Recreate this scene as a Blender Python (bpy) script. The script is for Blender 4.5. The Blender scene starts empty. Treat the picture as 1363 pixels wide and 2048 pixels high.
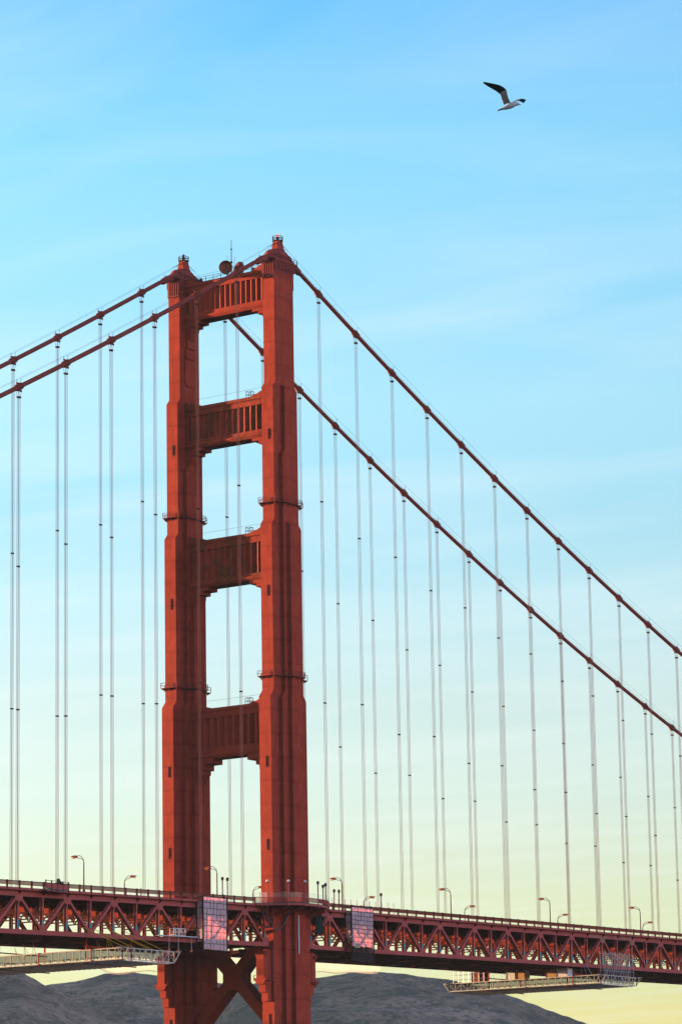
import bpy, bmesh, math, random
from mathutils import Vector, Matrix, noise
random.seed(7)
R = math.radians
scene = bpy.context.scene
COL = scene.collection

# ------------------------------------------------------------------ camera
cam_d = bpy.data.cameras.new('camera'); cam = bpy.data.objects.new('camera', cam_d); COL.objects.link(cam)
CAM = Vector((-602.691, -431.230, 8.225))
yaw, pit, rol = 0.968129, 0.207001, -0.017007
Fw = Vector((math.sin(yaw)*math.cos(pit), math.cos(yaw)*math.cos(pit), math.sin(pit)))
Rt = Fw.cross(Vector((0, 0, 1))).normalized(); Up = Rt.cross(Fw)
Rt, Up = Rt*math.cos(rol)+Up*math.sin(rol), -Rt*math.sin(rol)+Up*math.cos(rol)
m = Matrix((Rt, Up, -Fw)).transposed().to_4x4(); m.translation = CAM
cam.matrix_world = m
cam_d.lens = 116.535; cam_d.sensor_width = 36; cam_d.clip_start = 1; cam_d.clip_end = 60000
scene.camera = cam

# ------------------------------------------------------------------ sky, sun, exposure
SUN_AZ, SUN_EL = R(-12.0), R(3.4)          # azimuth from +Y towards +X
to_sun = Vector((math.sin(SUN_AZ)*math.cos(SUN_EL), math.cos(SUN_AZ)*math.cos(SUN_EL), math.sin(SUN_EL)))
w = bpy.data.worlds.new('World'); scene.world = w; w.use_nodes = True
nt = w.node_tree; nt.nodes.clear()
def N(t, **k):
    n = nt.nodes.new(t)
    for a, b in k.items(): setattr(n, a, b)
    return n
sky = N('ShaderNodeTexSky', sky_type='NISHITA', sun_disc=False, sun_elevation=SUN_EL, sun_rotation=SUN_AZ,
        altitude=20, air_density=1.0, dust_density=1.0, ozone_density=1.0)
tc = N('ShaderNodeTexCoord'); sep = N('ShaderNodeSeparateXYZ')
nt.links.new(tc.outputs['Generated'], sep.inputs[0])
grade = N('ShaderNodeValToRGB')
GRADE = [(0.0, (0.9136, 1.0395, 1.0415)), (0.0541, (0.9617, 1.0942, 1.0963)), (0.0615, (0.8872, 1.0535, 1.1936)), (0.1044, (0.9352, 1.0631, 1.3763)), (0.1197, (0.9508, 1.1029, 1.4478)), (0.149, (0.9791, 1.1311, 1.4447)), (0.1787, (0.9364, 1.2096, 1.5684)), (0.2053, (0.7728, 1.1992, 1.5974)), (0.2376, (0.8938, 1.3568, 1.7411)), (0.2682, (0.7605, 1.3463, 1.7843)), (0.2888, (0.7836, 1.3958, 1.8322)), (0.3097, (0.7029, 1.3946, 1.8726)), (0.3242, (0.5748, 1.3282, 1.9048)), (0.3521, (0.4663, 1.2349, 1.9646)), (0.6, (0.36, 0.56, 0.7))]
def set_ramp(r, stops):
    el = r.color_ramp.elements
    while len(el) > 1: el.remove(el[-1])
    el[0].position = stops[0][0]; el[0].color = (*stops[0][1], 1)
    for p, c in stops[1:]:
        e = el.new(p); e.color = (*c, 1)
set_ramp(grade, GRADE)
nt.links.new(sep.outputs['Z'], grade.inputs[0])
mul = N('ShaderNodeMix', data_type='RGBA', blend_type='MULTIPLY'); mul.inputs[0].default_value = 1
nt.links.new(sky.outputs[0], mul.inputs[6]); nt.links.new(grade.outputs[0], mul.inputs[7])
# thin cirrus high in the air: direction projected on a flat layer
mz = N('ShaderNodeMath', operation='MAXIMUM'); mz.inputs[1].default_value = 0.03; nt.links.new(sep.outputs['Z'], mz.inputs[0])
dx = N('ShaderNodeMath', operation='DIVIDE'); dy = N('ShaderNodeMath', operation='DIVIDE')
nt.links.new(sep.outputs['X'], dx.inputs[0]); nt.links.new(mz.outputs[0], dx.inputs[1])
nt.links.new(sep.outputs['Y'], dy.inputs[0]); nt.links.new(mz.outputs[0], dy.inputs[1])
cxy = N('ShaderNodeCombineXYZ'); nt.links.new(dx.outputs[0], cxy.inputs[0]); nt.links.new(dy.outputs[0], cxy.inputs[1])
mp = N('ShaderNodeMapping'); mp.inputs['Rotation'].default_value = (0, 0, R(25)); mp.inputs['Scale'].default_value = (1.5, 0.7, 1)
nt.links.new(cxy.outputs[0], mp.inputs[0])
cn = N('ShaderNodeTexNoise'); cn.inputs['Scale'].default_value = 1.6; cn.inputs['Detail'].default_value = 7; cn.inputs['Roughness'].default_value = 0.55
cn.inputs['Distortion'].default_value = 0.8
nt.links.new(mp.outputs[0], cn.inputs['Vector'])
cr = N('ShaderNodeValToRGB'); set_ramp(cr, [(0.42, (0, 0, 0)), (0.75, (0.24, 0.24, 0.24))]); nt.links.new(cn.outputs[0], cr.inputs[0])
cm = N('ShaderNodeMix', data_type='RGBA'); nt.links.new(cr.outputs[0], cm.inputs[0])
nt.links.new(mul.outputs[2], cm.inputs[6]); cm.inputs[7].default_value = (2.6, 2.75, 2.75, 1)
# unseen sky opposite the sun boosted to lift shaded faces, side sky dimmed
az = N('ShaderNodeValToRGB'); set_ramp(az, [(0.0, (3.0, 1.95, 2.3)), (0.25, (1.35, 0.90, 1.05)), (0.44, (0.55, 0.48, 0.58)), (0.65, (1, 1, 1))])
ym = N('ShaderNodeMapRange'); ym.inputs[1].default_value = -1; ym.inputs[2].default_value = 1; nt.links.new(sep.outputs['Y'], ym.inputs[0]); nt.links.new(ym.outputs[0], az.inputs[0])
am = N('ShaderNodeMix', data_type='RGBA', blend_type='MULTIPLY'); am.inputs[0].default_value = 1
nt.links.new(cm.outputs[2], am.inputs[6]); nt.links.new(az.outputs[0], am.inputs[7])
bg = N('ShaderNodeBackground'); bg.inputs[1].default_value = 0.086
out = N('ShaderNodeOutputWorld')
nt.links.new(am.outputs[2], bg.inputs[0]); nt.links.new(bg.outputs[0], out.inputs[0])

sl = bpy.data.lights.new('sun', 'SUN'); so = bpy.data.objects.new('sun', sl); COL.objects.link(so)
sl.energy = 3.8; sl.angle = R(0.53); sl.color = (1.0, 0.60, 0.33)
so.location = (-100, 400, 120); so.rotation_euler = (-to_sun).to_track_quat('-Z', 'Y').to_euler()
vs = scene.view_settings; vs.view_transform = 'Standard'; vs.look = 'None'; vs.gamma = 1; vs.use_curve_mapping = False
vs.exposure = 2.2

scene.cycles.diffuse_bounces = 0

# ------------------------------------------------------------------ materials
def mat(name, base, rough=0.6, metal=0.0, var=0.0, dark=None, grain=0.6, streak=0.0, seams=0.0, rust=0.0, bump=0.0, spec=0.03, patch=0.08):
    """painted surface: large patches, run-down streaks, plate seams, rust and grain from world position"""
    M = bpy.data.materials.new(name); M.use_nodes = True
    t = M.node_tree; b = t.nodes['Principled BSDF']
    b.inputs['Roughness'].default_value = rough; b.inputs['Metallic'].default_value = metal
    b.inputs['Specular IOR Level'].default_value = spec
    def n(ty, **k):
        q = t.nodes.new(ty)
        for a, v in k.items(): setattr(q, a, v)
        return q
    L = t.links.new
    if not (var or streak or seams or rust):
        b.inputs['Base Color'].default_value = (*base, 1); return M
    geo = n('ShaderNodeNewGeometry')
    def noi(scale, detail=4, sx=(1, 1, 1), rough_=0.6):
        mp = n('ShaderNodeMapping'); mp.inputs['Scale'].default_value = sx
        L(geo.outputs['Position'], mp.inputs[0])
        q = n('ShaderNodeTexNoise'); q.inputs['Scale'].default_value = scale; q.inputs['Detail'].default_value = detail
        q.inputs['Roughness'].default_value = rough_; L(mp.outputs[0], q.inputs['Vector']); return q
    def ramp(src, a, c):
        q = n('ShaderNodeMapRange'); q.inputs[1].default_value = a; q.inputs[2].default_value = c
        L(src, q.inputs[0]); return q.outputs[0]
    col = None
    def mix(fac, cb, mode='MIX', k=1.0):
        nonlocal col
        q = n('ShaderNodeMix', data_type='RGBA', blend_type=mode)
        if k != 1.0:
            mm = n('ShaderNodeMath', operation='MULTIPLY'); mm.inputs[1].default_value = k; L(fac, mm.inputs[0]); fac = mm.outputs[0]
        L(fac, q.inputs[0])
        if col is None: q.inputs[6].default_value = (*base, 1)
        else: L(col, q.inputs[6])
        q.inputs[7].default_value = (*cb, 1); col = q.outputs[2]
    dk = dark or tuple(c*0.55 for c in base)
    lt = tuple(min(1, c*1.35+0.01) for c in base)
    if var:
        mix(ramp(noi(patch, 5).outputs[0], 0.38, 0.7), dk, k=var)
        mix(ramp(noi(patch*3.1, 4).outputs[0], 0.45, 0.72), lt, k=var)
        mix(ramp(noi(grain, 6).outputs[0], 0.42, 0.75), dk, k=var*0.8)
    if streak:
        mix(ramp(noi(1.1, 5, (1, 1, 0.05)).outputs[0], 0.5, 0.72), dk, k=streak)
        mix(ramp(noi(2.3, 4, (1, 1, 0.04)).outputs[0], 0.58, 0.75), lt, k=streak*0.7)
    if seams:
        sp = n('ShaderNodeSeparateXYZ'); L(geo.outputs['Position'], sp.inputs[0])
        for per, wd, kk in ((5.35, 0.018, 1.0), (1.78, 0.03, 0.25)):
            dv = n('ShaderNodeMath', operation='DIVIDE'); dv.inputs[1].default_value = per; L(sp.outputs['Z'], dv.inputs[0])
            fr = n('ShaderNodeMath', operation='FRACT'); L(dv.outputs[0], fr.inputs[0])
            ls = n('ShaderNodeMath', operation='LESS_THAN'); ls.inputs[1].default_value = wd; L(fr.outputs[0], ls.inputs[0])
            mix(ls.outputs[0], tuple(c*0.45 for c in base), k=seams*kk)
        # repainted plates: each storey of plates slightly lighter or darker
        sn = n('ShaderNodeVectorMath', operation='SNAP'); sn.inputs[1].default_value = (1.067, 1.067, 2.675); L(geo.outputs['Position'], sn.inputs[0])
        wn = n('ShaderNodeTexWhiteNoise'); L(sn.outputs[0], wn.inputs['Vector'])
        mix(ramp(wn.outputs[0], 0.55, 1.0), dk, k=seams*0.36)
        ad = n('ShaderNodeMath', operation='ADD'); L(sp.outputs['X'], ad.inputs[0]); L(sp.outputs['Y'], ad.inputs[1])
        dv = n('ShaderNodeMath', operation='DIVIDE'); dv.inputs[1].default_value = 1.067; L(ad.outputs[0], dv.inputs[0])
        fr = n('ShaderNodeMath', operation='FRACT'); L(dv.outputs[0], fr.inputs[0])
        ls = n('ShaderNodeMath', operation='LESS_THAN'); ls.inputs[1].default_value = 0.09; L(fr.outputs[0], ls.inputs[0])
        mix(ls.outputs[0], tuple(c*0.5 for c in base), k=seams*0.28)
        # rows of rivets either side of the main joints
        rv = n('ShaderNodeMath', operation='DIVIDE'); rv.inputs[1].default_value = 5.35; L(sp.outputs['Z'], rv.inputs[0])
        rf = n('ShaderNodeMath', operation='FRACT'); L(rv.outputs[0], rf.inputs[0])
        r1 = n('ShaderNodeMath', operation='LESS_THAN'); r1.inputs[1].default_value = 0.14; L(rf.outputs[0], r1.inputs[0])
        wv = n('ShaderNodeMath', operation='MULTIPLY'); L(ad.outputs[0], wv.inputs[0]); wv.inputs[1].default_value = 2.8
        wf = n('ShaderNodeMath', operation='FRACT'); L(wv.outputs[0], wf.inputs[0])
        r2 = n('ShaderNodeMath', operation='LESS_THAN'); r2.inputs[1].default_value = 0.45; L(wf.outputs[0], r2.inputs[0])
        r3 = n('ShaderNodeMath', operation='MULTIPLY'); L(r1.outputs[0], r3.inputs[0]); L(r2.outputs[0], r3.inputs[1])
        mix(r3.outputs[0], tuple(c*0.5 for c in base), k=seams*0.42)
    if rust:
        mix(ramp(noi(0.35, 8, (1, 1, 0.6), 0.7).outputs[0], 0.44, 0.58), (0.085, 0.045, 0.018), k=rust)
        mix(ramp(noi(0.9, 6, (1, 1, 0.35), 0.7).outputs[0], 0.56, 0.66), (0.20, 0.11, 0.025), k=rust*0.7)
        mix(ramp(noi(1.6, 6, (1, 1, 0.25), 0.7).outputs[0], 0.57, 0.68), (0.022, 0.020, 0.014), k=rust*0.8)
    L(col, b.inputs['Base Color'])
    if bump:
        bp = n('ShaderNodeBump'); bp.inputs['Strength'].default_value = bump; bp.inputs['Distance'].default_value = 0.05
        L(noi(2.2, 5).outputs[0], bp.inputs['Height']); L(bp.outputs[0], b.inputs['Normal'])
    return M

IO = (0.41, 0.054, 0.030)
STEEL = mat('orange_painted_steel', IO, 0.7, var=0.42, streak=0.45, seams=1.0, bump=0.25)
STEEL_OLD = mat('peeling_orange_steel', IO, 0.65, var=0.4, streak=0.4, rust=0.62, bump=0.3)
STEEL_STRUT = mat('plain_orange_steel', IO, 0.7, var=0.3, streak=0.25, bump=0.2)
STEEL_DK = mat('dull_red_steel', (0.30, 0.055, 0.048), 0.6, var=0.35, streak=0.2, patch=0.15)
TRUSS = mat('truss_red_paint', (0.44, 0.098, 0.082), 0.6, var=0.4, patch=0.12, grain=1.1, dark=(0.33, 0.09, 0.085))
TRUSS_PALE = mat('faded_pink_primer', (0.42, 0.16, 0.13), 0.7, var=0.3, patch=0.2)
UNDER = mat('shade_dark_under_deck_steel', (0.085, 0.018, 0.010), 0.7, var=0.5, patch=0.2)  # one dark steel colour; the shade under the deck is put into it
CABLE = mat('cable_wrap_paint', (0.26, 0.055, 0.045), 0.6, var=0.3, patch=0.3)
ROPE = mat('suspender_wire_rope', (0.40, 0.16, 0.13), 0.6, var=0.25, patch=0.2)
BLACK = mat('dark_iron', (0.035, 0.020, 0.020), 0.6)
POLE = mat('dark_brown_pole_paint', (0.10, 0.030, 0.028), 0.5, var=0.2, patch=0.8)
LAMPHEAD = mat('lamp_housing_orange', (0.22, 0.05, 0.03), 0.45)
GREYM = mat('galvanised_tube', (0.42, 0.43, 0.44), 0.45, metal=0.3, var=0.25, patch=0.6, grain=2.0)
ALU = mat('platform_aluminium', (0.50, 0.47, 0.43), 0.5, metal=0.2, var=0.25, patch=0.5, grain=2.0)
SOFFIT = mat('platform_plank', (0.85, 0.82, 0.74), 0.8, var=0.35, patch=0.4, grain=1.5)
WHITE = mat('white_paint', (0.72, 0.72, 0.70), 0.5, var=0.15, patch=0.8)
REDM = mat('red_safety_paint', (0.48, 0.045, 0.02), 0.5, var=0.2, patch=0.6)
YELLOW = mat('yellow_hoist_line', (0.62, 0.36, 0.02), 0.5)
BLUE = mat('blue_green_primer', (0.05, 0.26, 0.36), 0.6, var=0.3, patch=0.9)
TAN = mat('tan_plywood', (0.50, 0.31, 0.14), 0.8, var=0.35, patch=0.5)
GREEN = mat('green_hose_rubber', (0.03, 0.12, 0.12), 0.5)
TARP = mat('dark_green_tarpaulin', (0.015, 0.035, 0.032), 0.7, var=0.4, patch=0.5)
ASPH = mat('deck_asphalt', (0.05, 0.05, 0.052), 0.9, var=0.3, patch=0.3)
DISH = mat('horn_dish_paint', (0.46, 0.14, 0.08), 0.5, var=0.3, patch=0.6)
PINK = mat('pink_weight', (0.55, 0.16, 0.16), 0.6)

def fabric():
    M = bpy.data.materials.new('translucent_white_sheeting'); M.use_nodes = True
    t = M.node_tree; t.nodes.clear(); L = t.links.new
    o = t.nodes.new('ShaderNodeOutputMaterial'); mx = t.nodes.new('ShaderNodeMixShader'); mx.inputs[0].default_value = 0.30
    d = t.nodes.new('ShaderNodeBsdfDiffuse'); tr = t.nodes.new('ShaderNodeBsdfTranslucent')
    g = t.nodes.new('ShaderNodeNewGeometry'); mp = t.nodes.new('ShaderNodeMapping'); mp.inputs['Scale'].default_value = (1, 1, 0.12)
    n = t.nodes.new('ShaderNodeTexNoise'); n.inputs['Scale'].default_value = 2.2; n.inputs['Detail'].default_value = 5
    L(g.outputs['Position'], mp.inputs[0]); L(mp.outputs[0], n.inputs['Vector'])
    r = t.nodes.new('ShaderNodeValToRGB'); set_ramp(r, [(0.3, (0.62, 0.47, 0.48)), (0.7, (0.85, 0.70, 0.71))]); L(n.outputs[0], r.inputs[0])
    L(r.outputs[0], d.inputs[0]); tr.inputs[0].default_value = (0.75, 0.20, 0.20, 1)  # red of light bounced off the steel put into the transmitted colour
    L(d.outputs[0], mx.inputs[1]); L(tr.outputs[0], mx.inputs[2]); L(mx.outputs[0], o.inputs[0]); return M
FABRIC = fabric()
def sheer(name, colr, alpha, trans=0.5):
    M = bpy.data.materials.new(name); M.use_nodes = True
    t = M.node_tree; t.nodes.clear(); L = t.links.new
    o = t.nodes.new('ShaderNodeOutputMaterial'); mx = t.nodes.new('ShaderNodeMixShader'); mx.inputs[0].default_value = alpha
    tp = t.nodes.new('ShaderNodeBsdfTransparent'); d = t.nodes.new('ShaderNodeBsdfDiffuse'); tl = t.nodes.new('ShaderNodeBsdfTranslucent')
    m2 = t.nodes.new('ShaderNodeMixShader'); m2.inputs[0].default_value = trans
    d.inputs[0].default_value = (*colr, 1); tl.inputs[0].default_value = (*colr, 1)
    L(d.outputs[0], m2.inputs[1]); L(tl.outputs[0], m2.inputs[2]); L(tp.outputs[0], mx.inputs[1]); L(m2.outputs[0], mx.inputs[2]); L(mx.outputs[0], o.inputs[0])
    return M
SHEET = sheer('brightened_platform_soffit', (0.88, 0.86, 0.80), 1.0, 0.6)  # made translucent to brighten the underside in place of light off the water
NET = sheer('white_safety_net', (0.80, 0.80, 0.76), 0.34)
MESHNET = sheer('dark_debris_mesh', (0.035, 0.042, 0.045), 0.70, 0.0)
PANE = sheer('clear_wind_screen', (0.55, 0.62, 0.62), 0.07, 0.3)
GLOBE = mat('white_lamp_globe', (0.72, 0.68, 0.62), 0.25)
GLOBE_DK = mat('dark_lamp_globe', (0.05, 0.035, 0.035), 0.4)
def emit(name, c, s):
    M = bpy.data.materials.new(name); M.use_nodes = True; b = M.node_tree.nodes['Principled BSDF']
    b.inputs['Base Color'].default_value = (*c, 1); b.inputs['Emission Color'].default_value = (*c, 1); b.inputs['Emission Strength'].default_value = s; return M
BEACON = emit('lit_red_beacon', (0.9, 0.13, 0.09), 0.35)

# ------------------------------------------------------------------ mesh builder
ORG = {}
class MB:
    def __init__(s): s.v = []; s.f = []; s.sm = []
    def add(s, vs_, fs, smooth=False):
        o = len(s.v); s.v += [tuple(p) for p in vs_]
        for f in fs: s.f.append([i+o for i in f]); s.sm.append(smooth)
        return s
    def box(s, x0, x1, y0, y1, z0, z1):
        P = [(x, y, z) for z in (z0, z1) for y in (y0, y1) for x in (x0, x1)]
        return s.add(P, [(0, 2, 3, 1), (4, 5, 7, 6), (0, 1, 5, 4), (2, 6, 7, 3), (0, 4, 6, 2), (1, 3, 7, 5)])
    def beam(s, p, q, wd, ht, up=(0, 0, 1)):
        p, q, up = Vector(p), Vector(q), Vector(up); d = (q-p).normalized()
        a = d.cross(up)
        a = (d.cross(Vector((0, 1, 0))) if a.length < 1e-4 else a).normalized(); u = a.cross(d)
        P = [c+a*(i*wd/2)+u*(j*ht/2) for c in (p, q) for j in (-1, 1) for i in (-1, 1)]
        return s.add(P, [(0, 2, 3, 1), (4, 5, 7, 6), (0, 1, 5, 4), (2, 6, 7, 3), (0, 4, 6, 2), (1, 3, 7, 5)])
    def tube(s, pts, r, n=8, cap=True):
        pts = [Vector(p) for p in pts]; rs = r if isinstance(r, (list, tuple)) else [r]*len(pts)
        ref = None; V = []; F = []
        for i, p in enumerate(pts):
            d = (pts[min(i+1, len(pts)-1)]-pts[max(i-1, 0)]).normalized()
            if ref is None: ref = d.orthogonal().normalized()
            a = (ref-d*ref.dot(d)).normalized(); ref = a; b = d.cross(a)
            V += [p+(a*math.cos(2*math.pi*k/n)+b*math.sin(2*math.pi*k/n))*rs[i] for k in range(n)]
        for i in range(len(pts)-1):
            for k in range(n):
                F.append((i*n+k, i*n+(k+1) % n, (i+1)*n+(k+1) % n, (i+1)*n+k))
        s.add(V, F, n > 6)
        if cap:
            s.add(V[:n], [tuple(range(n-1, -1, -1))]); s.add(V[-n:], [tuple(range(n))])
        return s
    def prism(s, poly, vec):
        n = len(poly); vec = Vector(vec); P = [Vector(p) for p in poly]
        return s.add(P+[p+vec for p in P], [tuple(range(n-1, -1, -1)), tuple(range(n, 2*n))]+[(i, (i+1) % n, n+(i+1) % n, n+i) for i in range(n)])
    def lathe(s, prof, c, n=16, ax=2, smooth=True):
        V = []; F = []
        for (r, h) in prof:
            for k in range(n):
                a = 2*math.pi*k/n; q = [r*math.cos(a), r*math.sin(a), h]
                if ax == 0: q = [q[2], q[0], q[1]]
                elif ax == 1: q = [q[1], q[2], q[0]]
                V.append((c[0]+q[0], c[1]+q[1], c[2]+q[2]))
        for i in range(len(prof)-1):
            for k in range(n): F.append((i*n+k, i*n+(k+1) % n, (i+1)*n+(k+1) % n, (i+1)*n+k))
        return s.add(V, F, smooth)
    def build(s, name, material, parent=None, fix=True):
        org = ORG.get(parent.name, Vector((0, 0, 0))) if parent else Vector((0, 0, 0))
        me = bpy.data.meshes.new(name)
        me.from_pydata([tuple(Vector(p)-org) for p in s.v], [], s.f)
        me.polygons.foreach_set('use_smooth', s.sm)
        if fix:
            bm = bmesh.new(); bm.from_mesh(me); bmesh.ops.recalc_face_normals(bm, faces=bm.faces); bm.to_mesh(me); bm.free()
        me.materials.append(material)
        o = bpy.data.objects.new(name, me); COL.objects.link(o)
        if parent: o.parent = parent
        ORG[o.name] = org
        return o
def tag(o, label=None, cat=None, group=None, kind=None):
    if label: o['label'] = label
    if cat: o['category'] = cat
    if group: o['group'] = group
    if kind: o['kind'] = kind
    return o
def thing(name, label, cat, loc, group=None):
    o = bpy.data.objects.new(name, None); COL.objects.link(o); o.location = loc; o.empty_display_size = 2
    ORG[o.name] = Vector(loc); return tag(o, label, cat, group)
def clone(src, loc, label):
    """copy of a thing with copies of its parts and sub-parts"""
    def rec(a, par):
        c = a.copy(); COL.objects.link(c); c.parent = par
        for ch in a.children: rec(ch, c)
        return c
    r = rec(src, None); r.location = loc; r['label'] = label; return r

SEP = 27.43
def zt(x): return 73.2+(0.0149*x if x > 0 else 0.024*x)      # centre of the top chord
DEP = 7.62
def zb(x): return zt(x)-DEP
def zc(x): return 226.5-0.4517*x+0.000362*x*x if x > 0 else 226.5+0.5816*x+0.000312*x*x
ORD = ['first', 'second', 'third', 'fourth', 'fifth', 'sixth', 'seventh', 'eighth', 'ninth', 'tenth', 'eleventh', 'twelfth', 'thirteenth', 'fourteenth', 'fifteenth', 'sixteenth', 'seventeenth', 'eighteenth', 'nineteenth', 'twentieth', 'twenty first', 'twenty second', 'twenty third', 'twenty fourth', 'twenty fifth', 'twenty sixth']

# ------------------------------------------------------------------ water and hills
wm = bpy.data.materials.new('bay_water'); wm.use_nodes = True
t_ = wm.node_tree; b_ = t_.nodes['Principled BSDF']; b_.inputs['Base Color'].default_value = (0.012, 0.035, 0.045, 1); b_.inputs['Roughness'].default_value = 0.12
n1 = t_.nodes.new('ShaderNodeTexNoise'); n1.inputs['Scale'].default_value = 0.12; n1.inputs['Detail'].default_value = 6
g1 = t_.nodes.new('ShaderNodeNewGeometry'); t_.links.new(g1.outputs['Position'], n1.inputs['Vector'])
bp_ = t_.nodes.new('ShaderNodeBump'); bp_.inputs['Strength'].default_value = 0.6; bp_.inputs['Distance'].default_value = 1.0
t_.links.new(n1.outputs[0], bp_.inputs['Height']); t_.links.new(bp_.outputs[0], b_.inputs['Normal'])
tag(MB().add([(-9000, -9000, 0), (11000, -9000, 0), (11000, 11000, 0), (-9000, 11000, 0)], [(0, 1, 2, 3)]).build('water', wm), kind='structure')

def hill_mat():
    M = bpy.data.materials.new('scrub_hillside'); M.use_nodes = True
    t = M.node_tree; b = t.nodes['Principled BSDF']; L = t.links.new; b.inputs['Roughness'].default_value = 0.95; b.inputs['Specular IOR Level'].default_value = 0.05
    g = t.nodes.new('ShaderNodeNewGeometry')
    def noi(sc, de, ro=0.65, s3=(1, 1, 1)):
        mp = t.nodes.new('ShaderNodeMapping'); mp.inputs['Scale'].default_value = s3; L(g.outputs['Position'], mp.inputs[0])
        q = t.nodes.new('ShaderNodeTexNoise'); q.inputs['Scale'].default_value = sc; q.inputs['Detail'].default_value = de; q.inputs['Roughness'].default_value = ro
        L(mp.outputs[0], q.inputs['Vector']); return q.outputs[0]
    def rmp(src, a, c):
        q = t.nodes.new('ShaderNodeMapRange'); q.inputs[1].default_value = a; q.inputs[2].default_value = c; L(src, q.inputs[0]); return q.outputs[0]
    def mix(f, a, c):
        q = t.nodes.new('ShaderNodeMix'); q.data_type = 'RGBA'; L(f, q.inputs[0])
        for i, v in ((6, a), (7, c)):
            if isinstance(v, tuple): q.inputs[i].default_value = (*v, 1)
            else: L(v, q.inputs[i])
        return q.outputs[2]
    c = mix(rmp(noi(0.011, 10, 0.7), 0.42, 0.62), (0.155, 0.145, 0.115), (0.34, 0.265, 0.21))      # scrub and dry grass
    c = mix(rmp(noi(0.0045, 9, 0.75, (1, 1, 2.5)), 0.52, 0.64), c, (0.48, 0.355, 0.29))               # bare slopes
    c = mix(rmp(noi(0.035, 9, 0.75), 0.50, 0.60), c, (0.080, 0.098, 0.080))                             # thickets
    c = mix(rmp(noi(0.16, 6, 0.7), 0.50, 0.62), c, (0.085, 0.095, 0.080))                               # single bushes
    c = mix(rmp(noi(0.20, 5, 0.7), 0.60, 0.70), c, (0.44, 0.37, 0.31))                                  # pale tussocks
    c = mix(rmp(noi(0.02, 12, 0.85, (1, 1, 2.2)), 0.63, 0.70), c, (0.46, 0.38, 0.32))                   # rock
    L(c, b.inputs['Base Color'])
    bp = t.nodes.new('ShaderNodeBump'); bp.inputs['Strength'].default_value = 0.7; bp.inputs['Distance'].default_value = 1.6
    L(noi(0.11, 8, 0.7), bp.inputs['Height']); L(bp.outputs[0], b.inputs['Normal'])
    return M
HILL = hill_mat()
def lerp_tab(tab, a):
    if a <= tab[0][0]: return tab[0][1]
    for (a0, v0), (a1, v1) in zip(tab, tab[1:]):
        if a <= a1:
            u = (a-a0)/(a1-a0); u = u*u*(3-2*u)*0.5+u*0.5; return v0+(v1-v0)*u
    return tab[-1][1]
def hill_height(tab, D, a, r, seed, tilt):
    """terrain: the crest of the ridge runs at about distance D, its slopes carry spurs and gullies"""
    x, y = CAM.x+r*math.sin(R(a)), CAM.y+r*math.cos(R(a))
    crest = lerp_tab(tab, a)*D+CAM.z
    t = (r-0.62*D)/(0.38*D)
    if t < 1:
        t = max(0, t); prof = t**0.85
        p = Vector((x*0.0016+seed+tilt*y*0.0008, y*0.0016, seed))
        rid = noise.ridged_multi_fractal(p, 0.9, 2.1, 6, 1.0, 2.0)
        fine = noise.fractal(Vector((x*0.012, y*0.012, seed)), 0.8, 2.0, 5)
        wgt = 4*t*(1-t)
        h = crest*(prof*(1-0.22*wgt)+0.20*wgt*(rid-1.0))+fine*7*wgt
        h += noise.fractal(Vector((x*0.05, y*0.05, seed)), 0.8, 2.0, 3)*0.9*min(1, 6*(1-t)+0.8)
    else:
        u = min(1, (t-1)/0.8); h = crest*(1-0.6*u*u)-2.0*u
        h += noise.fractal(Vector((x*0.05, y*0.05, seed)), 0.8, 2.0, 3)*0.8
    return x, y, h
def hill(name, tab, D, a0, a1, na, nr, seed, tilt=0.0):
    V = []; F = []
    for j in range(nr+1):
        r = D*(0.62+0.62*j/nr)
        for i in range(na+1):
            a = a0+(a1-a0)*i/na
            x, y, h = hill_height(tab, D, a, r, seed, tilt)
            edge = min(1, (a-a0)/1.2, (a1-a)/1.2)
            V.append((x, y, max(-3, h*max(0, edge)-3*(1-max(0, edge)))))
    for j in range(nr):
        for i in range(na): F.append((j*(na+1)+i, j*(na+1)+i+1, (j+1)*(na+1)+i+1, (j+1)*(na+1)+i))
    return tag(MB().add(V, F, True).build(name, HILL, fix=False), kind='structure')
# the long ridge further west, outside the frame, that keeps the low sun off these slopes
V = []; F = []; NX, NY = 130, 60
for j in range(NY+1):
    for i in range(NX+1):
        x, y = 100+2900*i/NX, 2150+1400*j/NY
        u = (y-2150)/1400; e = min(1, i/14, (NX-i)/14); e = e*e*(3-2*e)
        h = 350*math.sin(math.pi*u)**0.9*e+26*noise.fractal(Vector((x*0.004, y*0.004, 7)), 0.9, 2.0, 6)*math.sin(math.pi*u)*e
        V.append((x, y, h-3))
for j in range(NY):
    for i in range(NX): F.append((j*(NX+1)+i, j*(NX+1)+i+1, (j+1)*(NX+1)+i+1, (j+1)*(NX+1)+i))
tag(MB().add(V, F, True).build('hill', HILL, fix=False), kind='structure')
T_LEFT = [(46, 0.060), (47.5, 0.068), (49.0, 0.0713), (49.51, 0.0709), (49.86, 0.071), (50.04, 0.0693), (50.3, 0.0668), (50.8, 0.062), (51.4, 0.057), (52.2, 0.050), (53.2, 0.042), (54.5, 0.030), (56, 0.02)]
T_BACK = [(48, 0.055), (49.6, 0.062), (50.02, 0.0650), (50.36, 0.0669), (50.6, 0.0674), (50.78, 0.0676), (51.04, 0.0687), (51.31, 0.0701), (51.48, 0.0701), (51.74, 0.0704), (51.98, 0.0697), (52.2, 0.0692), (53.09, 0.067), (53.52, 0.0660), (54.6, 0.06), (56, 0.05), (58, 0.02)]
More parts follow.
